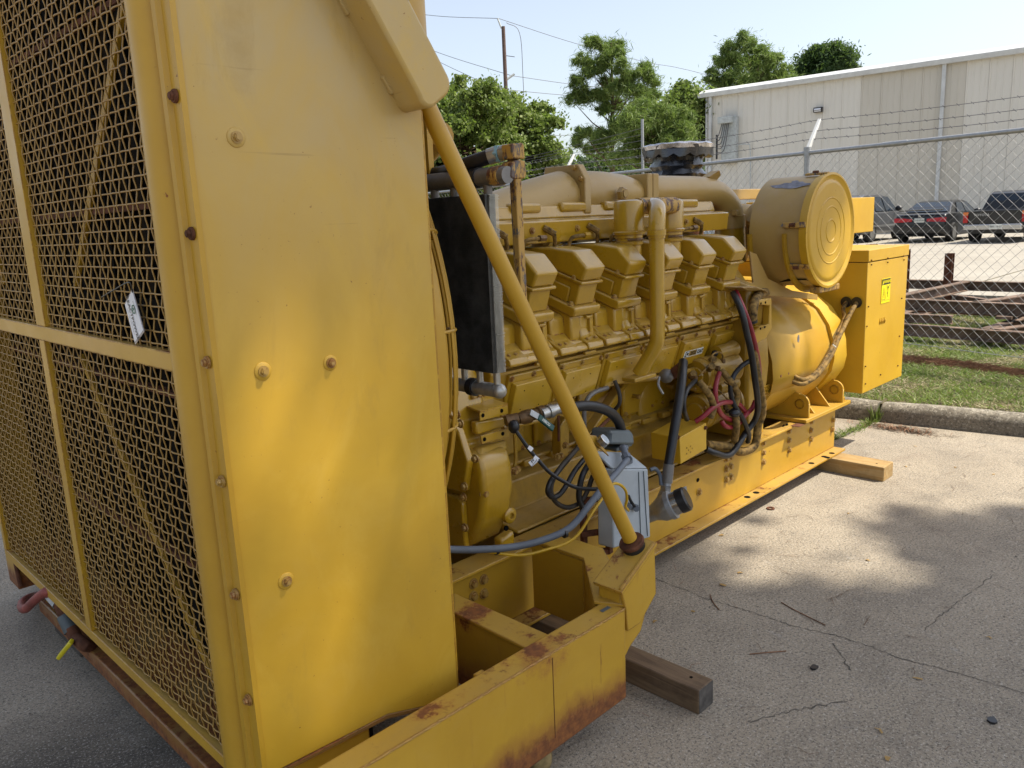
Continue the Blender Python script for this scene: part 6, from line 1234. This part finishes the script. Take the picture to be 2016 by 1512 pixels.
# ================= other things =================
def timber(label,x0,x1,y0,y1,h,mat,rot=0):
    t=thing('timber_block',label,'timber',((x0+x1)/2,(y0+y1)/2,0),'timbers under the skid')
    m=MB(); n=14; vs=[]
    m.box((x0,y0,0),(x1,y1,h)); b_=m.build('timber',mat,t,bevel=.004)
    e=MB(); e.box((x0+.003,y0-.0012,.003),(x1-.003,y0+.001,h-.003)); e.build('sawn_end',WEND if mat is not WOOD2 else WOOD2,t,smooth=False)
    for (dx,dy) in ((.03,.06),): MB().cyl((x0+dx+.02,y0+dy,h-.001),(x0+dx+.02,y0+dy,h+.0008),.006,n=8).build('nail_hole',DARK,t,smooth=False)
    return t
timber('square weathered timber sticking out in the foreground under the base beam',2.026,2.114,1.25,4.2,.0885,WOOD1)
timber('flat yellowish timber under the far end of the skid rail',4.662,4.808,1.643,3.8,.0885,WOOD2)
q=Vector((0.728,3.547,0)); timber('dark timber block under the front sill behind the screen',.78,.90,q.y-.3,q.y+.02,.0885,WOODD)
wb=Vector((1.512,1.43,0.03)); m=MB(); m.prism([wb+Vector(v) for v in ((-.05,.02,-.03),(.0,-.0,-.03),(.05,.04,-.03),(.03,.10,-.03),(-.04,.09,-.03))],(0,0,.055)); tag(m.build('crumpled_cloth',plain('tan_rag',(.30,.22,.10),.9,0,.4,30,.2,.6),None,bevel=.015),'crumpled tan rag wedged below the rusty end of the base beam','rag')
# hang tag on the screen
a=[Vector((0.69,0.83,1.52))]*0
c=[Vector(p) for p in ((0.683,1.902,1.48),(0.683,1.87,1.392),(0.683,1.93,1.36),(0.683,1.958,1.446))]
ht=thing('hang_tag','white laminated hang tag with green emblem tied to the radiator screen','tag',c[0])
m=MB(); ctr=sum(c,Vector())/4; m.prism([ctr+(p-ctr)*1.10 for p in c],(.0012,0,0)); m.build('laminate',plain('clear_laminate',(.35,.33,.33),.15,0,.05),ht,smooth=False)
m=MB(); m.prism([p+Vector((-.001,0,0)) for p in c],(.001,0,0)); m.build('card',WHITE,ht,smooth=False)
xd=(c[1]-c[0]).normalized(); yd=(c[0]-c[3]).normalized(); nz_v=Vector((-1,0,0)); yd2=nz_v.cross(xd)
text_mb(MB(),'REACTPOWER',ctr-yd*.006+nz_v*.0015,xd,yd2,.0165,.0003).build('lettering',INK,ht,smooth=False)
text_mb(MB(),'a clean energy company of solutions',ctr-yd*.020+nz_v*.0015,xd,yd2,.0045).build('small_print',INK,ht,smooth=False)
m=MB(); m.lathe([(0,.0105),(.0006,.0105),(.0006,.008),(0,.008)],ctr+yd*.014-xd*.012+nz_v*.0015,nz_v,24,False); m.build('round_emblem',GRNI,ht,smooth=False); text_mb(MB(),'R',ctr+yd*.014-xd*.012+nz_v*.0015,xd,yd2,.013,.0004).build('emblem_letter',GRNI,ht,smooth=False)
text_mb(MB(),'REACTPOWER',c[0]-xd*-.035-yd*.01+nz_v*.0015,xd,yd2,.005).build('small_print',INK,ht,smooth=False)
T('tie_wire',BLACKP,ht,[c[0]+Vector((0,0,-.004)),c[0]+Vector((-.004,.003,.02)),Vector((0.688,2.031,1.479)),Vector((0.7,2.164,1.455))],.0015,5)
# ---------------- shade trees outside the frame on the right ----------------
SH=SUN/SUN.z
def shade_tree(label,base,th,cl_list,leafs=.055,n=22000):
    return tree('shade_oak',label,'tree',base,th,.22,cl_list,OAK,leafs,n,.55,.4,None,.7,limb=False)
def canopy(xr,yr,zr,n,r,gaps,seed):
    g_=np.random.default_rng(seed); out=[]; k=0
    while len(out)<n and k<n*30:
        k+=1; q=(g_.uniform(*xr),g_.uniform(*yr)); z=g_.uniform(*zr)
        p=Vector((q[0],q[1],0))+SH*z
        rr=r*g_.uniform(.6,1.3); bad=False
        for gx,gy,gr in gaps:
            if (q[0]-gx)**2+(q[1]-gy)**2<(gr+rr*.2)**2: bad=True
        if not bad: out.append((tuple(p),rr))
    return out
def gp(pt,r): p=Vector(pt)-SH*pt[2]; return (p.x,p.y,r)
GAPS=[gp((3.099,1.768,0),.09),gp((3.441,1.77,0),.13),gp((2.96,1.315,0),.08),gp((2.923,1.194,0),.09),gp((3.135,1.038,0),.07),gp((2.525,1.172,0),.04),gp((2.452,0.794,0),.09),gp((2.421,0.634,0),.07),gp((2.735,1.804,-0),.06),gp((4.3,1.67,0),.45),gp((4.925,1.281,0),.5),
 gp((0.994,1.57,1.6),.13),gp((0.882,1.57,1.507),.12),gp((1.158,1.57,1.57),.15),gp((1.057,1.57,1.423),.17),gp((1.304,1.57,1.626),.10),gp((1.219,1.57,1.014),.13),gp((1.118,1.57,1.142),.11),gp((1.025,1.57,0.802),.16),gp((1.135,1.57,0.622),.13),gp((0.887,1.57,0.589),.08),gp((0.769,1.57,1.347),.05),gp((1.529,1.4,0.396),.10),gp((1.141,1.4,0.371),.09),
 gp((4.25,1.95,1.0),.25),gp((4.4,1.9,1.2),.12),gp((2.48,2.04,1.44),.06),gp((2.2,2.04,1.44),.05),gp((3.6,2.04,1.44),.06),gp((2.77,2.04,1.44),.04),gp((1.5,1.5,1.6),.08),gp((1.7,1.55,1.2),.07),gp((3.4,2.0,1.3),.08)]
shade_tree('broad oak outside the frame shading the radiator, nearest of the shade trees',(8.5,-7.5,0),12,canopy((-1.6,2.95),(-2.8,8.0),(10,15),620,.42,GAPS,11),.07,110000)
shade_tree('oak outside the frame shading the engine side of the yard',(12.5,-6.5,0),12,canopy((4.2,5.2),(-2.2,1.0),(10,14),16,.22,GAPS,15)+canopy((2.7,4.3),(-2.8,1.3),(10,14),120,.25,GAPS+[(3.6,1.3,.35)],12)+canopy((2.9,3.55),(2.5,4.8),(10,14),45,.4,GAPS,14),.07,26000)
S.cycles.samples=128
